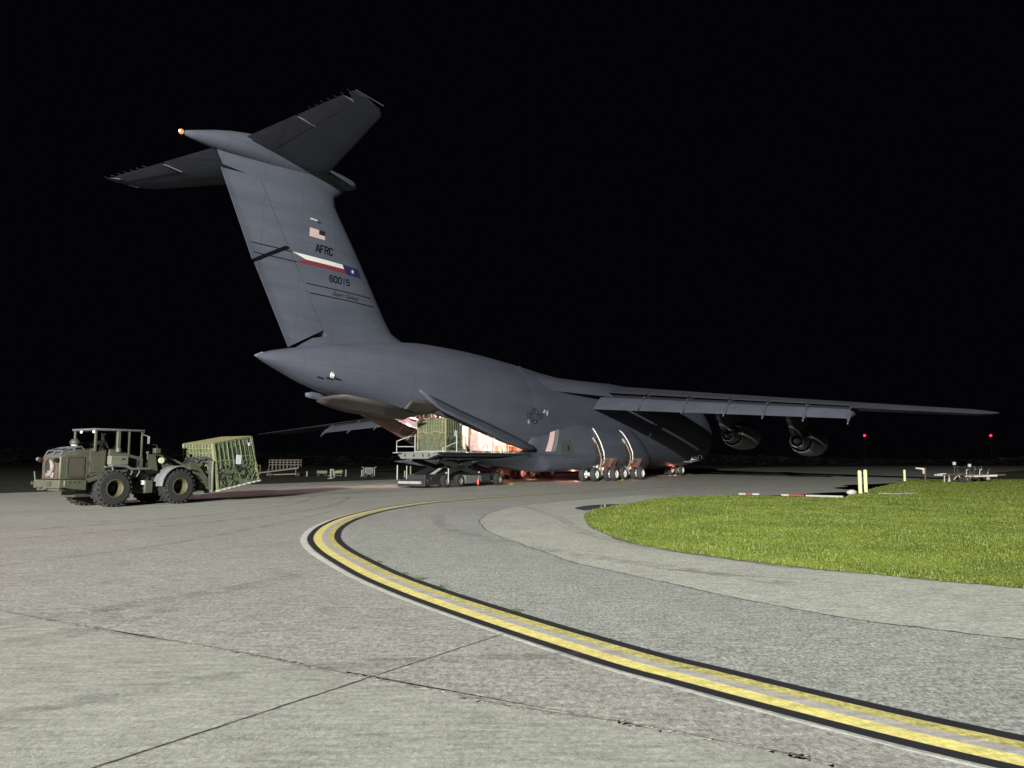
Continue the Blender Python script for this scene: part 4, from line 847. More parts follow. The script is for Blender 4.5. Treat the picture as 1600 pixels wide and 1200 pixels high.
# ================================================================ aircraft cargo loader
LO = A(55.5, 2.2, 0); PM = Matrix.Translation(AC_LOC) @ Matrix.Rotation(AC_RZ, 4, 'Z')
loader = thing('cargo_loader', 'long dark wheeled cargo loader with raised roller deck and handrails behind the airplane', 'cargo loader', PM @ LO, AC_RZ)
def B(s, y, z): return A(s, y, z) - LO
M_ld = mat('loader dark paint', (.014, .017, .017), .6, var=.3, scale=2); M_lg = mat('loader grey green', (.12, .124, .108), .6, var=.3, scale=3); M_rail = mat('rail steel', (.30, .30, .29), .5, var=.2)
y0, y1 = .55, 3.95
m = MB(); m.box(B(53.6, 2.25, 2.14), (11.4, 3.3, .24)); m.box(B(54.5, 2.25, 1.92), (7.2, 2.6, .26)); m.build('deck', M_ld, loader, bevel=.03)
m = MB(); m.prism([(0.55, 2.30), (.95, 1.85), (3.2, 1.85), (3.95, 2.12), (3.95, 2.30)], 0, .55, ax='x'); hd = m
hd.v = [(B(59.35 - v[0], v[1], v[2])) for v in hd.v]; hd.v = [tuple(v) for v in hd.v]; hd.build('deck_end_frame', M_lg, loader, bevel=.02)
m = MB()
for y in (1.3, 2.05, 2.8, 3.3): m.box(B(59.36, y, 2.08), (.02, .10, .2))
m.build('deck_end_slot', M_slot, loader)
m = MB(); m.box(B(53.7, 3.98, 2.22), (11.0, .06, .10)); m.box(B(53.7, .52, 2.22), (11.0, .06, .10)); m.build('deck_side_rail', M_ld, loader)
m = MB()
for k in range(36):
    m.cyl(B(59.0 - k * .31, 1.0, 2.28), B(59.0 - k * .31, 3.5, 2.28), .035, n=8)
m.build('deck_roller', M_steel, loader)
m = MB(); m.box(B(59.6, .9, 2.25), (.5, .45, .04)); m.box(B(59.3, 3.7, 2.25), (.5, .3, .04)); m.build('deck_step', M_rail, loader)
def rail(pts, r_=.028): MB().tube(pts, r_, 8).build('handrail', M_rail, loader)
rail([B(59.5, .7, 2.26), B(59.5, .7, 3.0), B(59.0, 1.35, 3.32), B(58.6, 1.5, 3.34), B(58.6, 1.5, 2.26)]); rail([B(59.5, .7, 2.65), B(58.6, 1.5, 2.65)])
rail([B(57.3, 3.95, 2.3), B(57.3, 3.95, 3.42)], .035); rail([B(58.75, 3.95, 2.26), B(58.75, 3.95, 2.6)], .035)
for a, b_ in ((55.75, 54.35), (54.2, 53.0), (52.85, 51.6)):
    rail([B(a, 3.95, 2.28), B(a, 3.95, 3.35), B(a - .12, 3.95, 3.47), B(b_ + .12, 3.95, 3.47), B(b_, 3.95, 3.35), B(b_, 3.95, 2.28)]); rail([B(a, 3.95, 2.85), B(b_, 3.95, 2.85)])
for a, b_ in ((57.5, 55.2), (55.0, 52.8)):
    rail([B(a, .55, 2.28), B(a, .55, 3.45), B(b_, .55, 3.45), B(b_, .55, 2.28)]); rail([B(a, .55, 2.85), B(b_, .55, 2.85)])
rail([B(57.25, 3.9, 2.95), B(58.0, 3.55, 2.6)])
m = MB(); m.box(B(55.2, 2.2, .62), (8.2, 1.5, .42)); m.box(B(59.0, 2.4, .38), (1.5, 2.3, .34)); m.build('chassis', M_ld, loader, bevel=.03)
m = MB(); m.box(B(59.95, 2.45, .30), (.28, 2.25, .36)); m.build('bumper', M_ld, loader, bevel=.04)
m = MB(); m.box(B(60.1, 2.35, .36), (.06, 1.9, .17)); m.build('bumper_plate', mat('bumper white', (.24, .24, .225), .6, var=.4, scale=6), loader, bevel=.01)
for a, b_ in (((59.1, .50), (53.6, 1.9)), ((52.9, .55), (58.4, 1.85))):
    for y in (1.15, 3.25): MB().bar(B(a[0], y, a[1]), B(b_[0], y, b_[1]), .12, .34).build('scissor_arm', M_ld, loader, bevel=.02)
for y in (1.6, 2.9): MB().tube([B(57.2, y, .7), B(54.8, y, 1.7)], [.11, .07], 10).build('lift_cylinder', M_rail, loader)
MB().tube([B(58.1, 3.9, .35), B(58.1, 3.9, 1.25)], .035, 8).build('marker_rod', M_rail, loader)
MB().tube([B(59.4, .7, .5), B(59.4, .7, 1.45)], .035, 8).build('marker_rod', M_rail, loader); MB().tube([B(59.4, 1.5, .5), B(59.4, 1.5, 1.4)], .03, 8).build('marker_rod', M_rail, loader)
for q in ((58.3, 3.9, .95), (54.5, 3.75, .95), (59.2, 3.4, 1.98)): MB().box(B(*q), (.16, .04, .07)).build('reflector', M_white, loader)
m = MB(); m.box(B(55.25, 3.35, .48), (1.5, .7, .55)); m.build('fuel_tank', M_lg, loader, bevel=.06)
m = MB(); m.box(B(53.5, 3.3, .52), (1.3, .6, .5))
for k in range(5): m.box(B(53.95 - k * .2, 3.62, .55), (.05, .04, .42))
m.build('engine_box', M_ld, loader, bevel=.03); MB().box(B(54.25, 3.4, .5), (.4, .6, .4)).build('battery_box', M_lg, loader, bevel=.03)
m = MB(); m.cyl(B(54.6, 3.75, .12), B(54.6, 3.75, .42), .07, n=10); m.cyl(B(54.6, 3.75, .42), B(54.6, 3.75, .5), .03, n=8); m.build('fire_extinguisher', mat('red cylinder', (.45, .04, .03), .4), loader)
def lwheel(parent, loc, r=.41, w=.34, tm=M_rubber):
    m = MB(); m.lathe([(-w / 2, r * .55), (-w / 2, r * .88), (-w / 2 + .05, r), (w / 2 - .05, r), (w / 2, r * .88), (w / 2, r * .55), (w / 2 - .06, r * .5), (w / 2 - .12, r * .25), (w / 2 - .02, r * .2), (w / 2 - .02, .01)], (0, 0, 0), (0, 1, 0), 26, 0); n = 26
    m.m = [1 if i // n >= 5 else 0 for i in range(len(m.f))]
    m.lathe([(-w / 2, r * .55), (-w / 2 + .08, r * .45), (-w / 2 + .04, r * .2), (-w / 2 + .04, .01)], (0, 0, 0), (0, 1, 0), n, 1)
    o = m.build('wheel', [tm, M_lg], parent, smooth=40); o.location = loc; return o
for s_ in (58.05, 56.6, 52.0):
    for y in (.85, 3.6): lwheel(loader, B(s_, y, .41))
MB().box(B(56.1, 3.2, 1.83), (.4, .05, .14)).build('deck_lamp', mat('pink lamp', (.6, .4, .38), .5), loader)
pl2 = netted_pallet('cargo_pallet', 'olive netted cargo pallet standing on the raised loader deck', 1.75, 2.4, 2.12, (2.2, 2.6), 5, taper=.985)
pl2.location = PM @ A(56.62, 2.0, 2.325); pl2.rotation_euler = (0, 0, AC_RZ); pl2['group'] = 'netted cargo pallets'
ch = bpy.data.objects['wheel_chock'].copy(); C.objects.link(ch); ch.location = PM @ A(51.2, 4.3, .012); ch['label'] = 'yellow wheel chock on the ground by the front wheel of the cargo loader'

# ================================================================ articulated loader with pallet forks
FK = thing('pallet_forklift', 'olive military wheeled forklift with a glazed cab carrying a netted pallet', 'forklift', (-15.95, 29.95, 0), R(90 - 32))
M_ol = mat('olive machine paint', (.060, .059, .041), .55, var=.22, scale=2.2, bump=.15); M_old = mat('dark olive steel', (.040, .042, .030), .6, var=.35, scale=4)
M_olp = mat('grey top paint', (.085, .086, .095), .6, var=.25); M_grl = mat('grille mesh', (.055, .042, .030), .7, var=.4, scale=30); M_glass = None
gm = bpy.data.materials.new('cab glass'); gm.use_nodes = True; gb2 = gm.node_tree.nodes['Principled BSDF']; gb2.inputs['Transmission Weight'].default_value = 1; gb2.inputs['Roughness'].default_value = .02; gb2.inputs['IOR'].default_value = 1.45; gb2.inputs['Base Color'].default_value = (.45, .5, .5, 1); M_glass = gm
M_yrim = mat('yellow rim', (.060, .053, .024), .7, var=.3, scale=5)
def big_wheel(x, y, sgn):
    r, w = .70, .56; m = MB(); n = 40
    m.lathe([(-w / 2, .32), (-w / 2, .58), (-w / 2 + .07, .665), (w / 2 - .07, .665), (w / 2, .58), (w / 2, .32)], (0, 0, 0), (0, 1, 0), n, 0)
    for k in range(22):
        a = 2 * math.pi * k / 22
        for s_ in (-1, 1):
            a2 = a + (.14 if s_ > 0 else 0); c, d = math.cos(a2), math.sin(a2)
            Mx = Matrix(((c, 0, -d), (0, 1, 0), (d, 0, c))).transposed(); Mx = Matrix(((c, 0, d), (0, 1, 0), (-d, 0, c))) @ Matrix.Rotation(R(22 * s_), 3, 'X')
            m.box((.660 * c, s_ * w * .26, -.660 * d), (.055, w * .46, .085), Mx)
    t_ = m.build('wheel', M_rubber, FK, smooth=30); t_.location = (x, y, .70)
    q = MB(); o_ = sgn * w / 2
    q.lathe([(o_ * .95, .325), (o_ * 1.02, .345), (o_ * 1.04, .32), (o_ * .9, .29), (-o_ * .35, .27)], (0, 0, 0), (0, 1, 0), n)
    q.build('rim', M_yrim, t_, smooth=50)
    h = MB(); h.lathe([(-o_ * .35, .28), (-o_ * .35, .14), (o_ * .15, .13), (o_ * .2, .1), (o_ * .2, .01)], (0, 0, 0), (0, 1, 0), 24)
    for k in range(8): a = k * math.pi / 4; h.cyl((.2 * math.cos(a), -o_ * .2, .2 * math.sin(a)), (.2 * math.cos(a), -o_ * .05, .2 * math.sin(a)), .022, n=6)
    h.build('hub', M_slot, t_)  # hub coloured near black as the shade inside the rim
for x in (0, 2.75):
    for s_ in (-1, 1): big_wheel(x, s_ * .92, s_)
# hood
hp = [(-1.80, 1.06), (-1.80, 1.90), (-1.58, 1.98), (-.95, 2.12), (-.60, 2.16), (-.05, 2.16), (-.05, 1.30), (-.83, 1.06)]
MB().prism(hp, -.66, .54).build('engine_hood', M_ol, FK, bevel=.05)
MB().prism([(-1.50, 1.18), (-1.50, 1.84), (-.96, 1.84), (-.96, 1.18)], -.675, -.655).build('side_grille', M_grl, FK, bevel=.004)
MB().prism([(-1.50, 1.18), (-1.50, 1.84), (-.96, 1.84), (-.96, 1.18)], .655, .675).build('side_grille', M_grl, FK)
m = MB()
for a, b_ in (((-1.53, 1.15), (-1.53, 1.87)), ((-.93, 1.15), (-.93, 1.87)), ((-1.53, 1.15), (-.93, 1.15)), ((-1.53, 1.87), (-.93, 1.87))): m.bar((a[0], -.67, a[1]), (b_[0], -.67, b_[1]), .035, .035)
m.box((-.78, -.665, 1.64), (.09, .03, .16)); m.build('grille_frame', M_old, FK)
m = MB(); m.box((-.42, -.665, 1.70), (.60, .016, .80)); m.build('hood_door', M_ol, FK, bevel=.01)
m = MB(); m.box((-.66, -.675, 1.30), (.16, .05, .03)); m.box((-.2, -.675, 1.65), (.03, .03, .12)); m.box((-.83, -.68, 1.2), (.07, .04, .07)); m.build('hood_latch', M_old, FK)
m = MB(); m.box((-1.815, -.06, 1.48), (.04, 1.04, .80)); m.build('rear_grille', M_grl, FK, bevel=.01)
m = MB()
m.lathe([(0, .30), (-.05, .30), (-.05, .26), (0, .26)], (-1.83, -.05, 1.52), (1, 0, 0), 28)
m.build('fan_ring', M_old, FK); MB().lathe([(-.01, .24), (-.015, .01)], (-1.84, -.05, 1.52), (1, 0, 0), 24).build('fan', M_slot, FK)
m = MB(); m.tube([(-1.89, -.05 - .30 * math.cos(a), 1.50 + .27 * math.sin(a)) for a in np.linspace(1.2, -1.6, 10)], [.05, .07, .08, .09, .09, .08, .08, .09, .1, .08], 8); m.box((-1.87, -.2, 1.25), (.05, .42, .20), (R(12), 0, 0)); m.build('pale_duct', mat('pale pink guard', (.17, .145, .14), .6, var=.3), FK, bevel=.02)
for y in (-.58, .47): m = MB(); m.lathe([(0, .02), (0, .085), (-.10, .075), (-.11, .02)], (-1.86, y, 1.76), (1, 0, 0), 14); m.build('tail_lamp', mat('lamp dark', (.02, .01, .01), .4), FK)
m = MB(); m.tube([(-1.80, .54, 1.80), (-1.83, .66, 1.82), (-1.84, .72, 1.80)], .035, 8); m.sphere((-1.85, .76, 1.80), .075); m.build('rear_mirror', M_olp, FK)
# hood top rails, cover
m = MB(); m.prism([(-1.78, 1.915), (-1.60, 2.02), (-1.0, 2.16), (-1.0, 2.13), (-1.58, 1.985), (-1.78, 1.90)], -.62, .50); m.build('hood_top', M_olp, FK)
for y in (-.55, -.03, .46): MB().tube([(-1.76, y, 1.93), (-1.66, y, 2.10), (-1.3, y, 2.21), (-.98, y, 2.26), (-.88, y, 2.13)], .024, 7).build('hood_rail', M_olp, FK)
for x, z in ((-1.66, 2.1), (-1.3, 2.21), (-.98, 2.26)): MB().tube([(x, -.55, z), (x, .46, z)], .018, 6).build('hood_rail', M_olp, FK)
m = MB(); m.lathe([(2.12, .07), (2.28, .07), (2.28, .11), (2.33, .115), (2.34, .15), (2.40, .17), (2.48, .165), (2.54, .11), (2.56, .02)], (-.95, .0, 0), (0, 0, 1), 20); m.build('air_precleaner', M_old, FK); m = MB(); m.lathe([(2.30, .112), (2.33, .118), (2.335, .03)], (-.95, .0, .0), (0, 0, 1), 20); m.build('precleaner_band', M_white, FK)
# rear bumper / counterweight
m = MB(); m.box((-1.86, -.08, .90), (.18, 1.76, .30)); m.prism([(-1.80, 1.04), (-1.0, 1.04), (-1.0, .66), (-1.62, .74), (-1.8, .80)], -1.03, -.66); m.prism([(-1.80, 1.04), (-1.0, 1.04), (-1.0, .66), (-1.62, .74), (-1.8, .80)], .66, 1.03); m.box((-1.4, 0, .85), (.9, 1.5, .4)); m.build('counterweight', M_ol, FK, bevel=.02)
m = MB(); m.box((-1.97, -.3, .92), (.06, .30, .14)); m.tube([(-1.95, .2, .78), (-2.03, .15, .70), (-2.03, -.05, .70), (-1.95, -.1, .78)], .035, 8); m.build('tow_hitch', M_old, FK); m = MB(); m.tube([(-1.93, .70, 1.0), (-1.97, .72, 1.35)], .03, 7); m.build('bumper_stake', M_old, FK); MB().tube([(-1.93, .78, .9), (-1.96, .90, .9), (-1.93, .90, .98)], .04, 7).build('tie_down_eye', M_old, FK)
m = MB()
for k in range(4): m.cyl((-1.62 + k * .17 + (.12 if k == 3 else 0), -1.035, .96), (-1.62 + k * .17 + (.12 if k == 3 else 0), -1.045, .96), .028, n=10)
m.build('bolt_hole', M_slot, FK)
m = MB(); m.prism([(-.95, 1.02), (-.05, 1.32), (.55, 1.40), (.55, 1.34), (0, 1.24), (-.9, .95)], -1.05, -.66); m.build('fender_strip', M_ol, FK); m = MB(); m.prism([(-1.1, .40), (-.6, .40), (.4, .55), (1.1, .55), (1.1, 1.25), (-1.1, 1.06)], -.45, .45); m.build('rear_frame', M_old, FK)
m = MB(); m.cyl((0, -.7, .7), (0, .7, .7), .16); m.cyl((2.75, -.7, .7), (2.75, .7, .7), .16); m.build('axle', M_old, FK)
# cab
m = MB(); m.box((.36, 0, 2.915), (2.02, 1.62, .085)); m.build('cab_roof', M_olp, FK, bevel=.035)
CB = [(-.56, -.70), (-.56, .70), (1.28, -.72), (1.28, .72)]
for x, y in CB: MB().bar((x, y, 1.5 if x > 0 else 2.1), (x + (.0), y, 2.88), .075, .075).build('cab_post', M_ol, FK, bevel=.01)
for y in (-.76, .76): MB().bar((.30, y, 2.1), (.30, y, 2.88), .13, .12).build('cab_post', M_ol, FK, bevel=.015); MB().bar((.74, y, 1.95), (.74, y, 2.88), .05, .05).build('cab_post', M_ol, FK)
MB().cyl((.30, -.80, 2.08), (.30, -.80, 2.22), .10, n=14).build('post_collar', M_ol, FK)
m = MB()
for y in (-.78, .72): m.prism([(.10, 2.16), (.30, 2.16), (.78, 1.98), (1.33, 1.86), (1.34, 1.46), (.76, 1.50), (.52, 1.62), (-.05, 1.62), (-.05, 2.16)], y, y + .06)
m.box((.6, 0, 1.50), (1.5, 1.5, .08)); m.build('cab_body', M_ol, FK, bevel=.01)
m = MB(); m.prism([(.56, 1.90), (1.15, 1.74), (1.15, 1.52), (.76, 1.54), (.60, 1.62)], -.80, -.785); m.build('cab_side_recess', M_slot, FK)
m = MB(); m.box((.22, -.92, 1.76), (.70, .26, .33)); m.build('toolbox', mat('pale olive box', (.11, .108, .08), .6, var=.2), FK, bevel=.02); MB().box((.37, -1.055, 1.80), (.14, .012, .06)).build('toolbox_latch', M_slot, FK)
m = MB(); m.prism([(-.08, 1.60), (.50, 1.60), (.72, 1.47), (1.52, 1.47), (1.52, 1.40), (.68, 1.38), (.44, 1.50), (-.08, 1.52)], -1.06, -.78); m.build('step_fender', M_olp, FK, bevel=.015)
for x in (.0, .75, 1.05): MB().tube([(x, -.95, 1.5), (x + .02, -1.0, 1.3), (x - .08, -.98, 1.12)], .03, 7).build('step_bracket', M_olp, FK)
m = MB(); m.box((.55, 0, 1.25), (1.4, 1.2, .35)); m.box((.35, -.5, 1.2), (.5, .35, .3)); m.build('transmission', M_old, FK, bevel=.04)
gl = MB(); gl.box((-.56, 0, 2.5), (.008, 1.30, .70)); gl.build('rear_window', M_glass, FK); gl = MB(); gl.box((1.28, 0, 2.3), (.008, 1.36, 1.1)); gl.build('windscreen', M_glass, FK)
for y in (-.73, .73): MB().prism([(-.52, 2.18), (-.52, 2.85), (.22, 2.85), (.22, 2.18)], y - .004, y + .004).build('side_window', M_glass, FK); MB().prism([(.38, 2.16), (.38, 2.85), (.70, 2.85), (.70, 2.02)], y - .004, y + .004).build('side_window', M_glass, FK)
MB().prism([(.78, 2.0), (.78, 2.85), (1.24, 2.85), (1.24, 1.95)], .737, .745).build('door_window', M_glass, FK)
m = MB(); m.box((.36, 0, 2.84), (1.8, 1.36, .05)); m.build('headliner', M_slot, FK); m = MB(); m.box((.98, .32, 2.0), (.30, .5, .5)); m.box((.4, .58, 2.0), (.9, .16, .4)); m.build('console', M_slot, FK, bevel=.03)
m = MB(); m.box((-.30, .42, 2.3), (.34, .36, .36)); m.build('cab_case', M_old, FK, bevel=.04); MB().bar((-.56, -.64, 2.14), (-.56, .64, 2.14), .07, .10).build('window_sill', M_ol, FK)
gl = MB(); gl.prism([(.78, 2.0), (.78, 2.85), (1.24, 2.85), (1.24, 1.95)], -.745, -.737); gl.build('door_window', M_glass, FK)
MB().bar((1.28, -.74, 2.78), (1.40, -.95, 2.70), .025, .025).build('mirror_arm', M_old, FK); MB().box((1.41, -.98, 2.55), (.03, .14, .30)).build('mirror', M_olp, FK, bevel=.01)
M_lampw = mat('work lamp', (.9, .9, .9), .3, emit=(1, .97, .9), estr=3)
for q in ((-.55, -.55, 2.83), (-.55, .30, 2.83), (1.42, -.62, 2.92)): m = MB(); m.sphere(q, .045); m.build('work_lamp', M_lampw, FK)
m = MB(); m.box((.05, .05, 1.82), (.45, .5, .12)); m.box((-.2, .05, 2.15), (.12, .5, .6), (0, R(-8), 0)); m.build('seat', M_slot, FK, bevel=.04); m = MB(); m.tube([(.95, 0, 1.6), (.78, 0, 2.1)], .04, 8); m.lathe([(0, .17), (.02, .19), (.04, .17), (.02, .15), (0, .17)], (.74, 0, 2.14), (-.35, 0, 1), 20); m.build('steering_wheel', M_old, FK)
m = MB(); m.box((-.35, -.45, 2.42), (.10, .16, .12), (0, .3, .2)); m.build('cab_paper', M_paper, FK); m = MB(); m.box((-.4, -.35, 2.2), (.15, .12, .1)); m.build('cab_box', M_olp, FK)
# front frame, boom, hoses
m = MB(); m.prism([(1.45, .48), (1.45, 1.3), (1.62, 1.99), (2.02, 2.02), (2.35, 1.3), (3.3, .95), (3.3, .5)], -.42, -.30); m.prism([(1.45, .48), (1.45, 1.3), (1.62, 1.99), (2.02, 2.02), (2.35, 1.3), (3.3, .95), (3.3, .5)], .30, .42); m.box((2.3, 0, .7), (1.9, .9, .5)); m.build('front_frame', M_old, FK, bevel=.02)
m = MB(); m.prism([(1.60, 1.24), (1.62, 2.0), (1.98, 2.0), (2.12, 1.24)], -.62, -.50); m.build('tower_plate', M_ol, FK, bevel=.015)
m = MB(); m.box((1.55, -.75, .72), (.34, .34, .50)); m.build('hydraulic_tank', M_ol, FK, bevel=.03); MB().box((1.36, -.78, .88), (.10, .2, .16)).build('tank_cap', M_white, FK, bevel=.02)
for y in (-.38, .38):
    MB().prism([(1.95, 2.05), (2.2, 2.12), (2.7, 1.72), (3.35, 1.15), (4.15, .95), (4.2, .62), (3.35, .72), (2.55, 1.3)], y - .07, y + .07).build('boom', M_ol, FK, bevel=.02)
MB().tube([(2.25, 0, 2.10), (3.0, 0, 1.85)], .09, 12).build('tilt_cylinder', M_ol, FK); MB().tube([(3.0, 0, 1.85), (3.6, 0, 1.6)], .05, 10).build('cylinder_rod', M_steel, FK)
MB().tube([(2.3, -.5, 1.72), (3.1, -.5, 1.28)], .075, 12).build('lift_cylinder', M_ol, FK); MB().tube([(3.1, -.5, 1.28), (3.6, -.5, 1.0)], .04, 10).build('cylinder_rod', M_steel, FK)
MB().lathe([(0, .01), (0, .12), (.05, .12), (.05, .01)], (2.22, -.62, 1.75), (0, -1, 0), 16).build('front_lamp', mat('headlamp glass', (.5, .47, .33), .3), FK)
for k, (x0, h) in enumerate(((1.7, .42), (1.78, .36), (1.86, .3), (1.66, .25))): MB().tube([(x0, -.45 + k * .1, 2.0), (x0 + .1, -.45 + k * .1, 2.0 + h), (x0 + .45, -.4 + k * .1, 2.12 + h * .6), (x0 + .62, -.3 + k * .1, 2.05)], .018, 6).build('hose', M_tyre, FK)
m = MB(); m.box((1.62, -.6, 2.06), (.12, .12, .10)); m.build('tower_lamp', M_olp, FK, bevel=.02); MB().box((2.1, -.48, 2.14), (.26, .22, .22)).build('valve_block', M_ol, FK, bevel=.03)
fd = MB(); rows = []
for a in np.linspace(R(62), R(178), 14):
    x, z = 2.75 + .84 * math.cos(a), .70 + .84 * math.sin(a); x2, z2 = 2.75 + .80 * math.cos(a), .70 + .80 * math.sin(a)
    rows.append([(x, -1.22, z), (x, -.62, z), (x2, -.62, z2), (x2, -1.22, z2)])
fd.loft([[Vector(p) for p in r_] for r_ in rows]).build('front_fender', mat('pale fender', (.14, .136, .145), .6, var=.2), FK)
rows = [[(x, -y, z) for x, y, z in r_] for r_ in rows]; MB().loft([[Vector(p) for p in r_] for r_ in rows]).build('front_fender', M_olp, FK)
# carriage with hoses and knobbly hardware, forks
m = MB()
for y in (-.95, -.32, .32, .95): m.box((4.36, y, 1.12), (.18, .14, 1.2))
for z in (.60, 1.25, 1.70): m.box((4.36, 0, z), (.14, 2.05, .12))
m.box((4.18, -.55, 1.0), (.3, .2, .8)); m.box((4.18, .55, 1.0), (.3, .2, .8)); m.build('fork_carriage', M_old, FK, bevel=.015)
MB().cyl((4.36, -1.06, .40), (4.36, -1.06, 1.72), .065, n=12).build('side_shift_cylinder', M_ol, FK)
r = random.Random(9)
for k in range(9):
    y = -.95 + k * .22; MB().tube([(3.7 + r.uniform(-.1, .1), y * .6, 1.5 + r.uniform(-.1, .15)), (3.95, y * .8, 1.85 + r.uniform(-.08, .1)), (4.25, y, 1.8 + r.uniform(-.05, .08)), (4.32, y + .05, 1.6)], .028, 6).build('hose', M_tyre, FK)
m = MB()
for k in range(10): m.box((4.28 + r.uniform(-.06, .06), -.9 + k * .2, 1.78 + r.uniform(-.03, .07)), (.12, .12, .12), (r.random(), r.random(), r.random()))
m.build('hose_fitting', M_old, FK, smooth=0)
for y in (-.85, -.45): m = MB(); m.prism([(3.3, 1.6), (3.75, 1.65), (4.3, 1.0), (4.3, .62), (3.9, .9)], y, y + .10); m.build('carriage_link', M_ol, FK, bevel=.015)
PT = R(-10)
fork_o = Vector((4.45, 0, .40))
for y in (-.55, .55):
    f_ = MB(); f_.box((1.05, y, -.02), (2.1, .16, .06)); f_.box((.0, y, .35), (.08, .16, .8)); o = f_.build('fork', M_old, FK, bevel=.01); o.location = fork_o; o.rotation_euler = (0, PT, 0)
pl1 = netted_pallet('cargo_pallet', 'netted cargo pallet tilted back on the forks of the forklift', 2.15, 2.15, 1.98, (2.35, 2.35), 8, taper=.93)
FM = Matrix.Translation(FK.location) @ Matrix.Rotation(R(90 - 32), 4, 'Z')
TM = FM @ Matrix.Translation(fork_o) @ Matrix.Rotation(PT, 4, 'Y') @ Matrix.Translation((1.28, 0, .012))
pl1.matrix_world = TM; pl1.location = TM.to_translation(); pl1.rotation_euler = TM.to_euler(); pl1['group'] = 'netted cargo pallets'
# ---- the operator: one skinned figure, seated
def person_mesh(joints, edges, radii, root):
    me = bpy.data.meshes.new('person'); me.from_pydata(joints, edges, []); o = bpy.data.objects.new('person', me); C.objects.link(o)
    sk_ = o.modifiers.new('skin', 'SKIN'); sb = o.modifiers.new('sub', 'SUBSURF'); sb.levels = 1; sb.render_levels = 1
    for i, v in enumerate(me.skin_vertices[0].data): v.radius = radii[i]; v.use_root = (i == root)
    return o
J = [(0, 0, 0), (.0, 0, .25), (.02, 0, .45), (.03, 0, .56), (.05, 0, .66), (.06, 0, .78), (.02, .19, .45), (.14, .26, .2), (.42, .17, .24), (.52, .12, .28), (.02, -.19, .45), (.14, -.26, .2), (.42, -.17, .24), (.52, -.12, .28), (.05, .1, -.02), (.45, .14, .03), (.5, .14, -.36), (.62, .14, -.40), (.05, -.1, -.02), (.45, -.14, .03), (.5, -.14, -.36), (.62, -.14, -.40)]
Ed = [(0, 1), (1, 2), (2, 3), (3, 4), (4, 5), (2, 6), (6, 7), (7, 8), (8, 9), (2, 10), (10, 11), (11, 12), (12, 13), (0, 14), (14, 15), (15, 16), (16, 17), (0, 18), (18, 19), (19, 20), (20, 21)]
Ra = [(.15, .13), (.15, .12), (.15, .11), (.06, .06), (.085, .1), (.09, .1), (.06, .06), (.05, .05), (.038, .038), (.03, .04), (.06, .06), (.05, .05), (.038, .038), (.03, .04), (.09, .09), (.07, .07), (.055, .055), (.04, .04), (.09, .09), (.07, .07), (.055, .055), (.04, .04)]
per = person_mesh(J, Ed, Ra, 0); per.data.materials.append(mat('camouflage uniform', (.26, .25, .19), .85, var=.5, scale=9, col2=(.10, .10, .07)))
tag(per, 'person in camouflage seated at the wheel inside the forklift cab', 'person'); per.matrix_world = FM @ Matrix.Translation((.02, -.12, 1.98)); per.location = per.matrix_world.to_translation(); per.rotation_euler = (0, 0, R(90 - 32))
hd_ = MB(); hd_.sphere((.065, 0, .80), .098, 0, 10, (1, .82, 1.15)); hd_.sphere((.165, 0, .79), .02, 0, 6); hd_.sphere((.07, .085, .79), .022, 0, 6); hd_.sphere((.07, -.085, .79), .022, 0, 6); hd_.build('head', mat('skin', (.36, .22, .16), .6), per, smooth=60)
cp_ = MB(); cp_.sphere((.055, 0, .86), .104, 0, 8, (1, .9, .75)); cp_.box((.17, 0, .845), (.12, .15, .015)); cp_.build('cap', M_slot, per, smooth=60)
for s_ in (1, -1):
    g = MB(); hx, hy, hz = .56, s_ * .11, .29; g.box((hx, hy, hz), (.09, .03, .085))
    for k in range(4): g.tube([(hx + .03, hy, hz - .032 + k * .021), (hx + .085, hy - s_ * .012, hz - .034 + k * .023), (hx + .09, hy - s_ * .045, hz - .03 + k * .021)], [.010, .009, .008], 6)
    g.tube([(hx - .02, hy, hz + .04), (hx + .02, hy - s_ * .02, hz + .07), (hx + .05, hy - s_ * .04, hz + .065)], [.011, .010, .009], 6); g.build('hand', bpy.data.materials['skin'], per, smooth=60)

# ================================================================ things on the grass and along the far edges
M_boll = mat('pale yellow bollard paint', (.52, .50, .24), .6, var=.2, scale=6)
def bollard(loc, h, label):
    t = thing('bollard', label, 'bollard', loc, 0, 'pale yellow bollards on the grass island')
    MB().lathe([(0, .095), (h - .06, .095), (h - .01, .07), (h, .01)], (0, 0, 0), (0, 0, 1), 18).build('post', M_boll, t, smooth=40)
    MB().lathe([(0, .15), (.05, .15), (.06, .1)], (0, 0, 0), (0, 0, 1), 18).build('base_collar', M_lg, t)
bollard((17.88, 40.0, .02), 1.22, 'left of the two pale yellow bollards standing side by side at the grass edge')
bollard((18.85, 41.5, .02), 1.24, 'right of the two pale yellow bollards standing side by side at the grass edge')
bollard((32.0, 63.4, .02), .98, 'lone shorter pale yellow bollard beside the stored tow bars')
M_plw = mat('white board paint', (.25, .245, .22), .7, var=.3, scale=9); M_plr = mat('red board paint', (.15, .025, .018), .7, var=.3, scale=9)
def plank(p, q, label, segs, h=.085):
    p = Vector((*p, .09)); q = Vector((*q, .09)); t = thing('barricade_board', label, 'board', (p + q) / 2, 0, 'low boards along the far grass edge'); o = (p + q) / 2
    for i, c in enumerate(segs):
        a = p.lerp(q, i / len(segs)) - o; b_ = p.lerp(q, (i + 1) / len(segs)) - o
        MB().bar(a, b_, .12, h).build('board_section', M_plw if c == 'w' else M_plr, t, bevel=.008)
plank((15.25, 35.9), (13.95, 37.0), 'long white low board at the corner of the grass by the bollards', 'www')
plank((13.9, 37.05), (13.05, 37.75), 'low board with a red end and a white end left of the long white one', 'rrw')
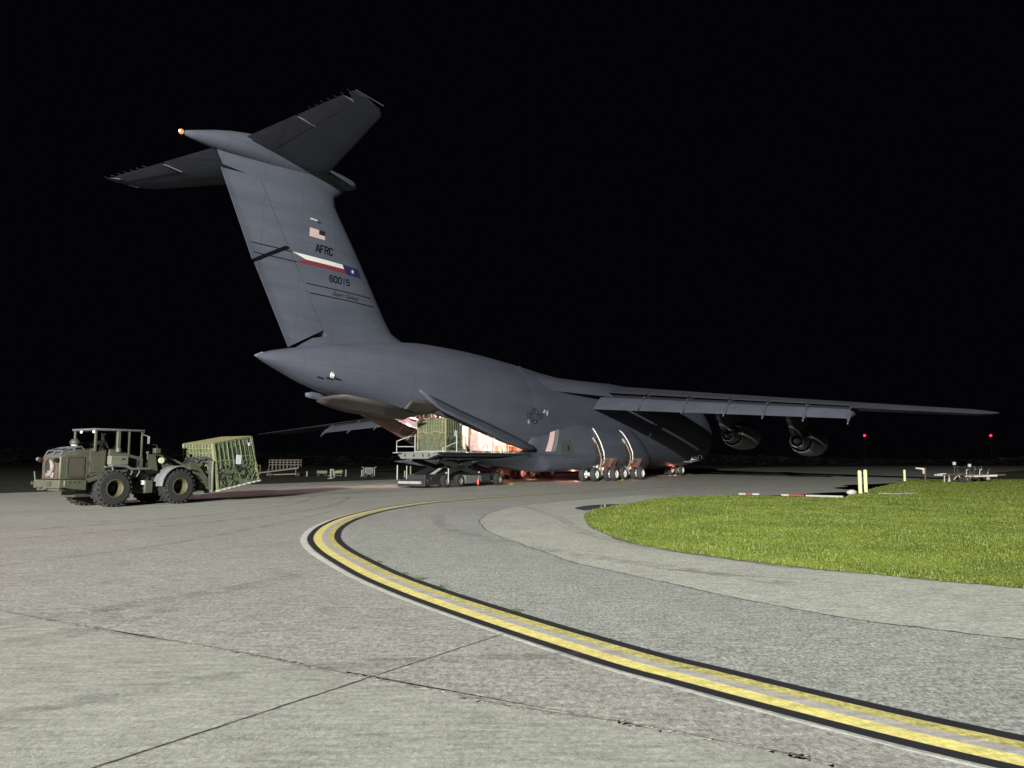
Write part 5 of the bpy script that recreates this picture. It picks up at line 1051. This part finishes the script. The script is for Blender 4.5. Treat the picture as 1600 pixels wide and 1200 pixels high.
plank((12.2, 38.45), (11.35, 39.0), 'low board striped white red white furthest from the bollards', 'wrw')
tag(MB().sphere((17.25, 39.6, .14), .2, 0, 8, (1.3, .9, .7)).build('rock', mat('pale stone', (.33, .33, .29), .9, var=.4, scale=5, bump=.8), None, smooth=50), 'pale lump of stone beside the paired bollards', 'stone')
tag(MB().box((20.1, 40.6, .05), (2.0, .8, .06), (0, 0, .5)).build('concrete_pad', M_conc2, None, bevel=.01), 'flat concrete pad set in the grass right of the paired bollards', 'slab')
# tow bars
M_tw = mat('tow bar white', (.42, .42, .40), .5, var=.35, scale=6); M_tb = mat('tow bar brown', (.10, .055, .035), .7, var=.4)
def tow_bar(loc, rz, label, L=4.2, dark=False):
    t = thing('tow_bar', label, 'tow bar', loc, rz, 'stored tow bars on the grass'); mm = M_tb if dark else M_tw
    MB().tube([(0, 0, .62), (L, 0, .55)], .06, 8).build('bar', M_tb, t)
    MB().tube([(L * .55, .02, .5), (L, 0, .55)], .085, 8).build('sleeve', mm, t)
    m = MB(); m.box((-.1, 0, .62), (.35, .12, .16)); m.bar((-.25, -.1, .62), (-.55, -.1, .6), .06, .12); m.bar((-.25, .1, .62), (-.55, .1, .6), .06, .12); m.build('jaw', mm, t)
    for sg in (-1, 1):
        MB().tube([(1.6, sg * .05, .58), (1.5, sg * .35, .22)], .035, 6).build('wheel_strut', mm, t)
        w = MB(); w.lathe([(-.06, .08), (-.07, .2), (0, .23), (.07, .2), (.06, .08)], (0, 0, 0), (0, 1, 0), 18); o = w.build('wheel', M_tyre, t); o.location = (1.5, sg * .42, .23)
    MB().tube([(2.4, 0, .58), (2.45, 0, 1.0), (2.6, 0, 1.05)], .03, 6).build('handle', mm, t)
    m = MB(); m.tube([(.3, 0, .60), (.25, .0, .05)], .04, 6); m.tube([(.7, 0, .6), (.62, -.2, .08)], .03, 6); m.build('stand_leg', M_tw, t)
tow_bar((33.4, 60.5, .02), R(15), 'white headed tow bar lying nearest the lone bollard')
tow_bar((34.4, 61.8, .02), R(-20), 'tow bar with raised white handle in the middle of the stored group', 3.6)
tow_bar((36.6, 63.2, .02), R(10), 'dark brown tow bar at the right end of the stored group', 4.0, True)
sg_ = thing('equipment_sign', 'short brown post with a white angled plate beside the lone bollard', 'post', (32.6, 61.4, .02))
MB().box((0, 0, .55), (.10, .10, 1.1)).build('post', M_tb, sg_); m = MB(); m.prism([(-.75, 1.18), (-.70, 1.08), (-.18, 1.0), (-.14, .68), (.06, .68), (.06, 1.12)], -.04, .04); m.build('plate', M_tw, sg_)
rk = thing('equipment_rack', 'dark low metal rack among the stored tow bars', 'rack', (37.6, 65.6, .02), R(12))
for x in (0, .8, 1.6, 2.4):
    for y in (0, .8): MB().bar((x, y, 0), (x, y, 1.25), .07, .07).build('upright', M_dark, rk)
for z in (.5, 1.15): MB().box((1.2, .4, z), (2.5, .9, .05)).build('shelf', M_dark, rk)
MB().bar((0, 0, .05), (2.4, 0, 1.2), .04, .04).build('brace', M_tb, rk)
for k, (x, h, lb) in enumerate(((0.35, 1.62, 'taller'), (1.9, 1.45, 'shorter'))):
    t = thing('lamp_post', f'{lb} thin post with a white cap standing at the dark equipment rack', 'post', (36.2 + x, 64.2 + .5 * k, .02), 0, 'white capped posts by the tow bars')
    MB().tube([(0, 0, 0), (0, 0, h - .3)], .03, 6).build('post', M_dark, t); MB().box((0, 0, h - .14), (.22, .18, .26)).build('cap', M_tw, t, bevel=.03)
mk = thing('marker_post', 'thin marker post with a white round head right of the tow bars', 'marker', (42.0, 70.6, .02)); MB().tube([(0, 0, 0), (0, 0, .9)], .025, 6).build('post', M_olp, mk); MB().lathe([(0, .05), (.05, .1), (.28, .1), (.34, .03)], (0, 0, .85), (0, 0, 1), 12).build('head', M_plw, mk)
cn = thing('traffic_cone', 'small pale cone on the grass furthest right', 'cone', (41.0, 67.0, .02)); MB().lathe([(0, .24), (.04, .24), (.05, .17), (.5, .1), (.75, .04), (.76, .01)], (0, 0, 0), (0, 0, 1), 16).build('cone_body', M_plw, cn); MB().box((0, 0, .02), (.56, .56, .04)).build('base', M_lg, cn)
# obstruction lights on far poles
M_redl = mat('red obstruction lamp', (1, .1, .15), .4, emit=(1, .03, .09), estr=1.8)
for x, y, lb in ((136.7, 300, 'left'), (185.6, 300, 'right')):
    t = thing('light_pole', f'{lb} one of two thin far poles topped with a red light', 'light pole', (x, y, -.05), 0, 'red obstruction lights beyond the airfield')
    MB().tube([(0, 0, 0), (0, 0, 11.1)], [.12, .07], 8).build('pole', M_slot, t); MB().sphere((0, 0, 11.4), .5, 0, 8).build('red_lamp', M_redl, t); MB().tube([(0, 0, 11.05), (0, 0, 11.15)], .2, 8).build('lamp_base', M_dark, t)
# stand and bits on the dark grass behind the forklift
M_tan = mat('tan stand paint', (.08, .06, .038), .6, var=.3, scale=3)
ms = thing('maintenance_stand', 'tan wheeled maintenance stand with sloping ramp and guard rails behind the forklift load', 'stand', (-29.6, 88.5, -.05), R(4))
MB().prism([(0, .22), (0, .36), (5.2, 1.02), (5.2, .86)], 0, 1.4).build('ramp', M_tan, ms, bevel=.01)
MB().prism([(1.6, .1), (1.6, .22), (5.3, .34), (5.3, .2)], .05, 1.35).build('base_frame', M_tan, ms)
for x in (0, .9): MB().bar((x, 0, .2), (x, 0, 1.15 + x * .1), .06, .06).build('rail_post', M_tan, ms)
MB().bar((0, 0, 1.15), (.9, 0, 1.25), .06, .06).build('top_rail', M_tan, ms)
for x in np.linspace(1.9, 5.2, 9):
    for y in (0, 1.4): MB().bar((float(x), y, .55 + float(x) * .08), (float(x), y, 1.85), .05, .05).build('rail_post', M_tan, ms)
for z in (1.3, 1.6, 1.86):
    for y in (0, 1.4): MB().bar((1.9, y, z), (5.3, y, z), .05, .05).build('top_rail', M_tan, ms)
for x in (1.8, 4.9):
    MB().bar((x, 0, .1), (x, 0, .8), .08, .08).build('jack_leg', M_tan, ms); o = MB().lathe([(-.07, .08), (-.08, .2), (.08, .2), (.07, .08)], (0, 0, 0), (0, 1, 0), 16).build('wheel', M_tyre, ms); o.location = (x + .3, -.1, .2)
M_pst = mat('pale post paint', (.20, .195, .17), .6, var=.3); 
M_dull = mat('dull yellow paint', (.17, .16, .08), .6, var=.3)
posts = [(-17.7, 76, .95, 0, 'white stub post with a bent arm right of the maintenance stand'), (-18.8, 88, .75, 1, 'short cream post beside the small yellow tank'), (-16.6, 86, .75, 0, 'short white post left of the grey generator cart'), (-12.1, 82, .9, 0, 'short white post nearest the left end of the cargo loader'), (-11.3, 82, .7, 0, 'stubbier white post just left of the yellow topped post'), (-10.7, 82, 1.2, 1, 'taller yellow topped post behind the cargo loader'), (-23.2, 88, .55, 0, 'small white stake just right of the maintenance stand'), (-21.0, 90, .8, 0, 'thin pale stake midway between stand and bent post')]
for x, y, h, c, lb in posts:
    t = thing('stub_post', lb, 'post', (x, y, -.05), 0, 'short posts on the dark grass'); mm = M_dull if c else M_pst
    MB().lathe([(0, .09), (h, .085), (h + .03, .04)], (0, 0, 0), (0, 0, 1), 12).build('post', mm, t); MB().box((0, 0, .04), (.3, .3, .06)).build('base', M_dark, t)
    if 'bent' in lb: MB().tube([(0, 0, h - .05), (.25, 0, h - .02), (.3, 0, h - .3), (.32, 0, .1)], .05, 8).build('arm', mm, t); MB().bar((-.3, 0, .05), (.2, 0, .1), .08, .05).build('foot', mm, t)
yt = thing('small_tank', 'small yellow tank lying on a low frame behind the apron edge', 'tank', (-20.0, 88, -.05)); MB().lathe([(0, .05), (.1, .22), (.9, .22), (1.0, .05)], (-.1, 0, .45), (1, 0, .1), 14).build('drum', M_dull, yt); m = MB(); m.bar((0, 0, 0), (0, 0, .4), .08, .3); m.bar((.7, 0, 0), (.7, 0, .4), .08, .3); m.bar((0, 0, .1), (.7, 0, .1), .06, .06); m.build('frame', M_dark, yt)
gc = thing('generator_cart', 'bluish grey generator cart with side arms on the dark grass', 'cart', (-16.2, 85, -.05), R(8)); MB().box((.55, .5, .65), (1.0, .9, .8)).build('housing', mat('blue grey housing', (.08, .08, .10), .6, var=.3, scale=2), gc, bevel=.05)
for sx in (-.05, 1.15): MB().tube([(sx, 0, .1), (sx, 0, 1.05), (sx + (.2 if sx > .5 else -.2), 0, 1.1)], .04, 6).build('side_arm', M_pst, gc)
for x in (.2, .9): o = MB().lathe([(-.07, .08), (-.08, .2), (.08, .2), (.07, .08)], (0, 0, 0), (0, 1, 0), 16).build('wheel', M_tyre, gc); o.location = (x, .02, .2)
MB().box((.55, .03, .65), (.6, .02, .4)).build('vent_panel', M_dark, gc)
lc = thing('low_cart', 'low dark wheeled cart between the maintenance stand and the bent post', 'cart', (-22.6, 90, -.05)); MB().box((.6, .4, .45), (1.2, .8, .35)).build('bed', mat('cart green', (.09, .10, .07), .7, var=.3), lc, bevel=.03); MB().tube([(1.2, .4, .4), (2.2, .4, .25)], .03, 6).build('drawbar', M_dark, lc)
for x in (.2, 1.0): o = MB().lathe([(-.06, .08), (-.07, .18), (.07, .18), (.06, .08)], (0, 0, 0), (0, 1, 0), 16).build('wheel', M_tyre, lc); o.location = (x, .0, .18)
# weeds rooted in the joint by the inner black line
M_weed = mat('weed leaf', (.06, .075, .025), .7, var=.3)
wd = random.Random(4)
inn = offs(outer, .75)
for k, (yy_, lb) in enumerate(((13.4, 'small weed tuft nearest the bend of the yellow line'), (12.2, 'spindly weed growing at the inner black line'), (11.55, 'largest bushy weed at the inner black line'), (10.9, 'weed tuft just nearer than the bushy one'), (9.2, 'low yellowish weed closest to the camera at the black line'))):
    i = int(np.argmin(np.abs(inn[:, 1] - yy_) + 100 * (inn[:, 0] > 2))); m = MB()
    for q in range(26):
        a = wd.uniform(0, 6.28); l_ = wd.uniform(.03, .10) * (1.3 if k == 2 else .8); w = wd.uniform(.003, .006); d = Vector((math.cos(a), math.sin(a), wd.uniform(.2, 1.1))).normalized(); s_ = Vector((-d.y, d.x, 0)).normalized() * w; o_ = Vector((wd.gauss(0, .03), wd.gauss(0, .03), 0))
        m.add([o_ - s_ * .4, o_ + s_ * .4, o_ + d * l_ * .6 + s_, o_ + d * l_ - Vector((0, 0, l_ * .15)), o_ + d * l_ * .6 - s_], [(0, 1, 2, 3, 4)])
    o = m.build('weed', M_weed, None, smooth=0, recalc=False); o.location = (inn[i][0], inn[i][1], .012); tag(o, lb, 'weed', 'weeds along the painted line')
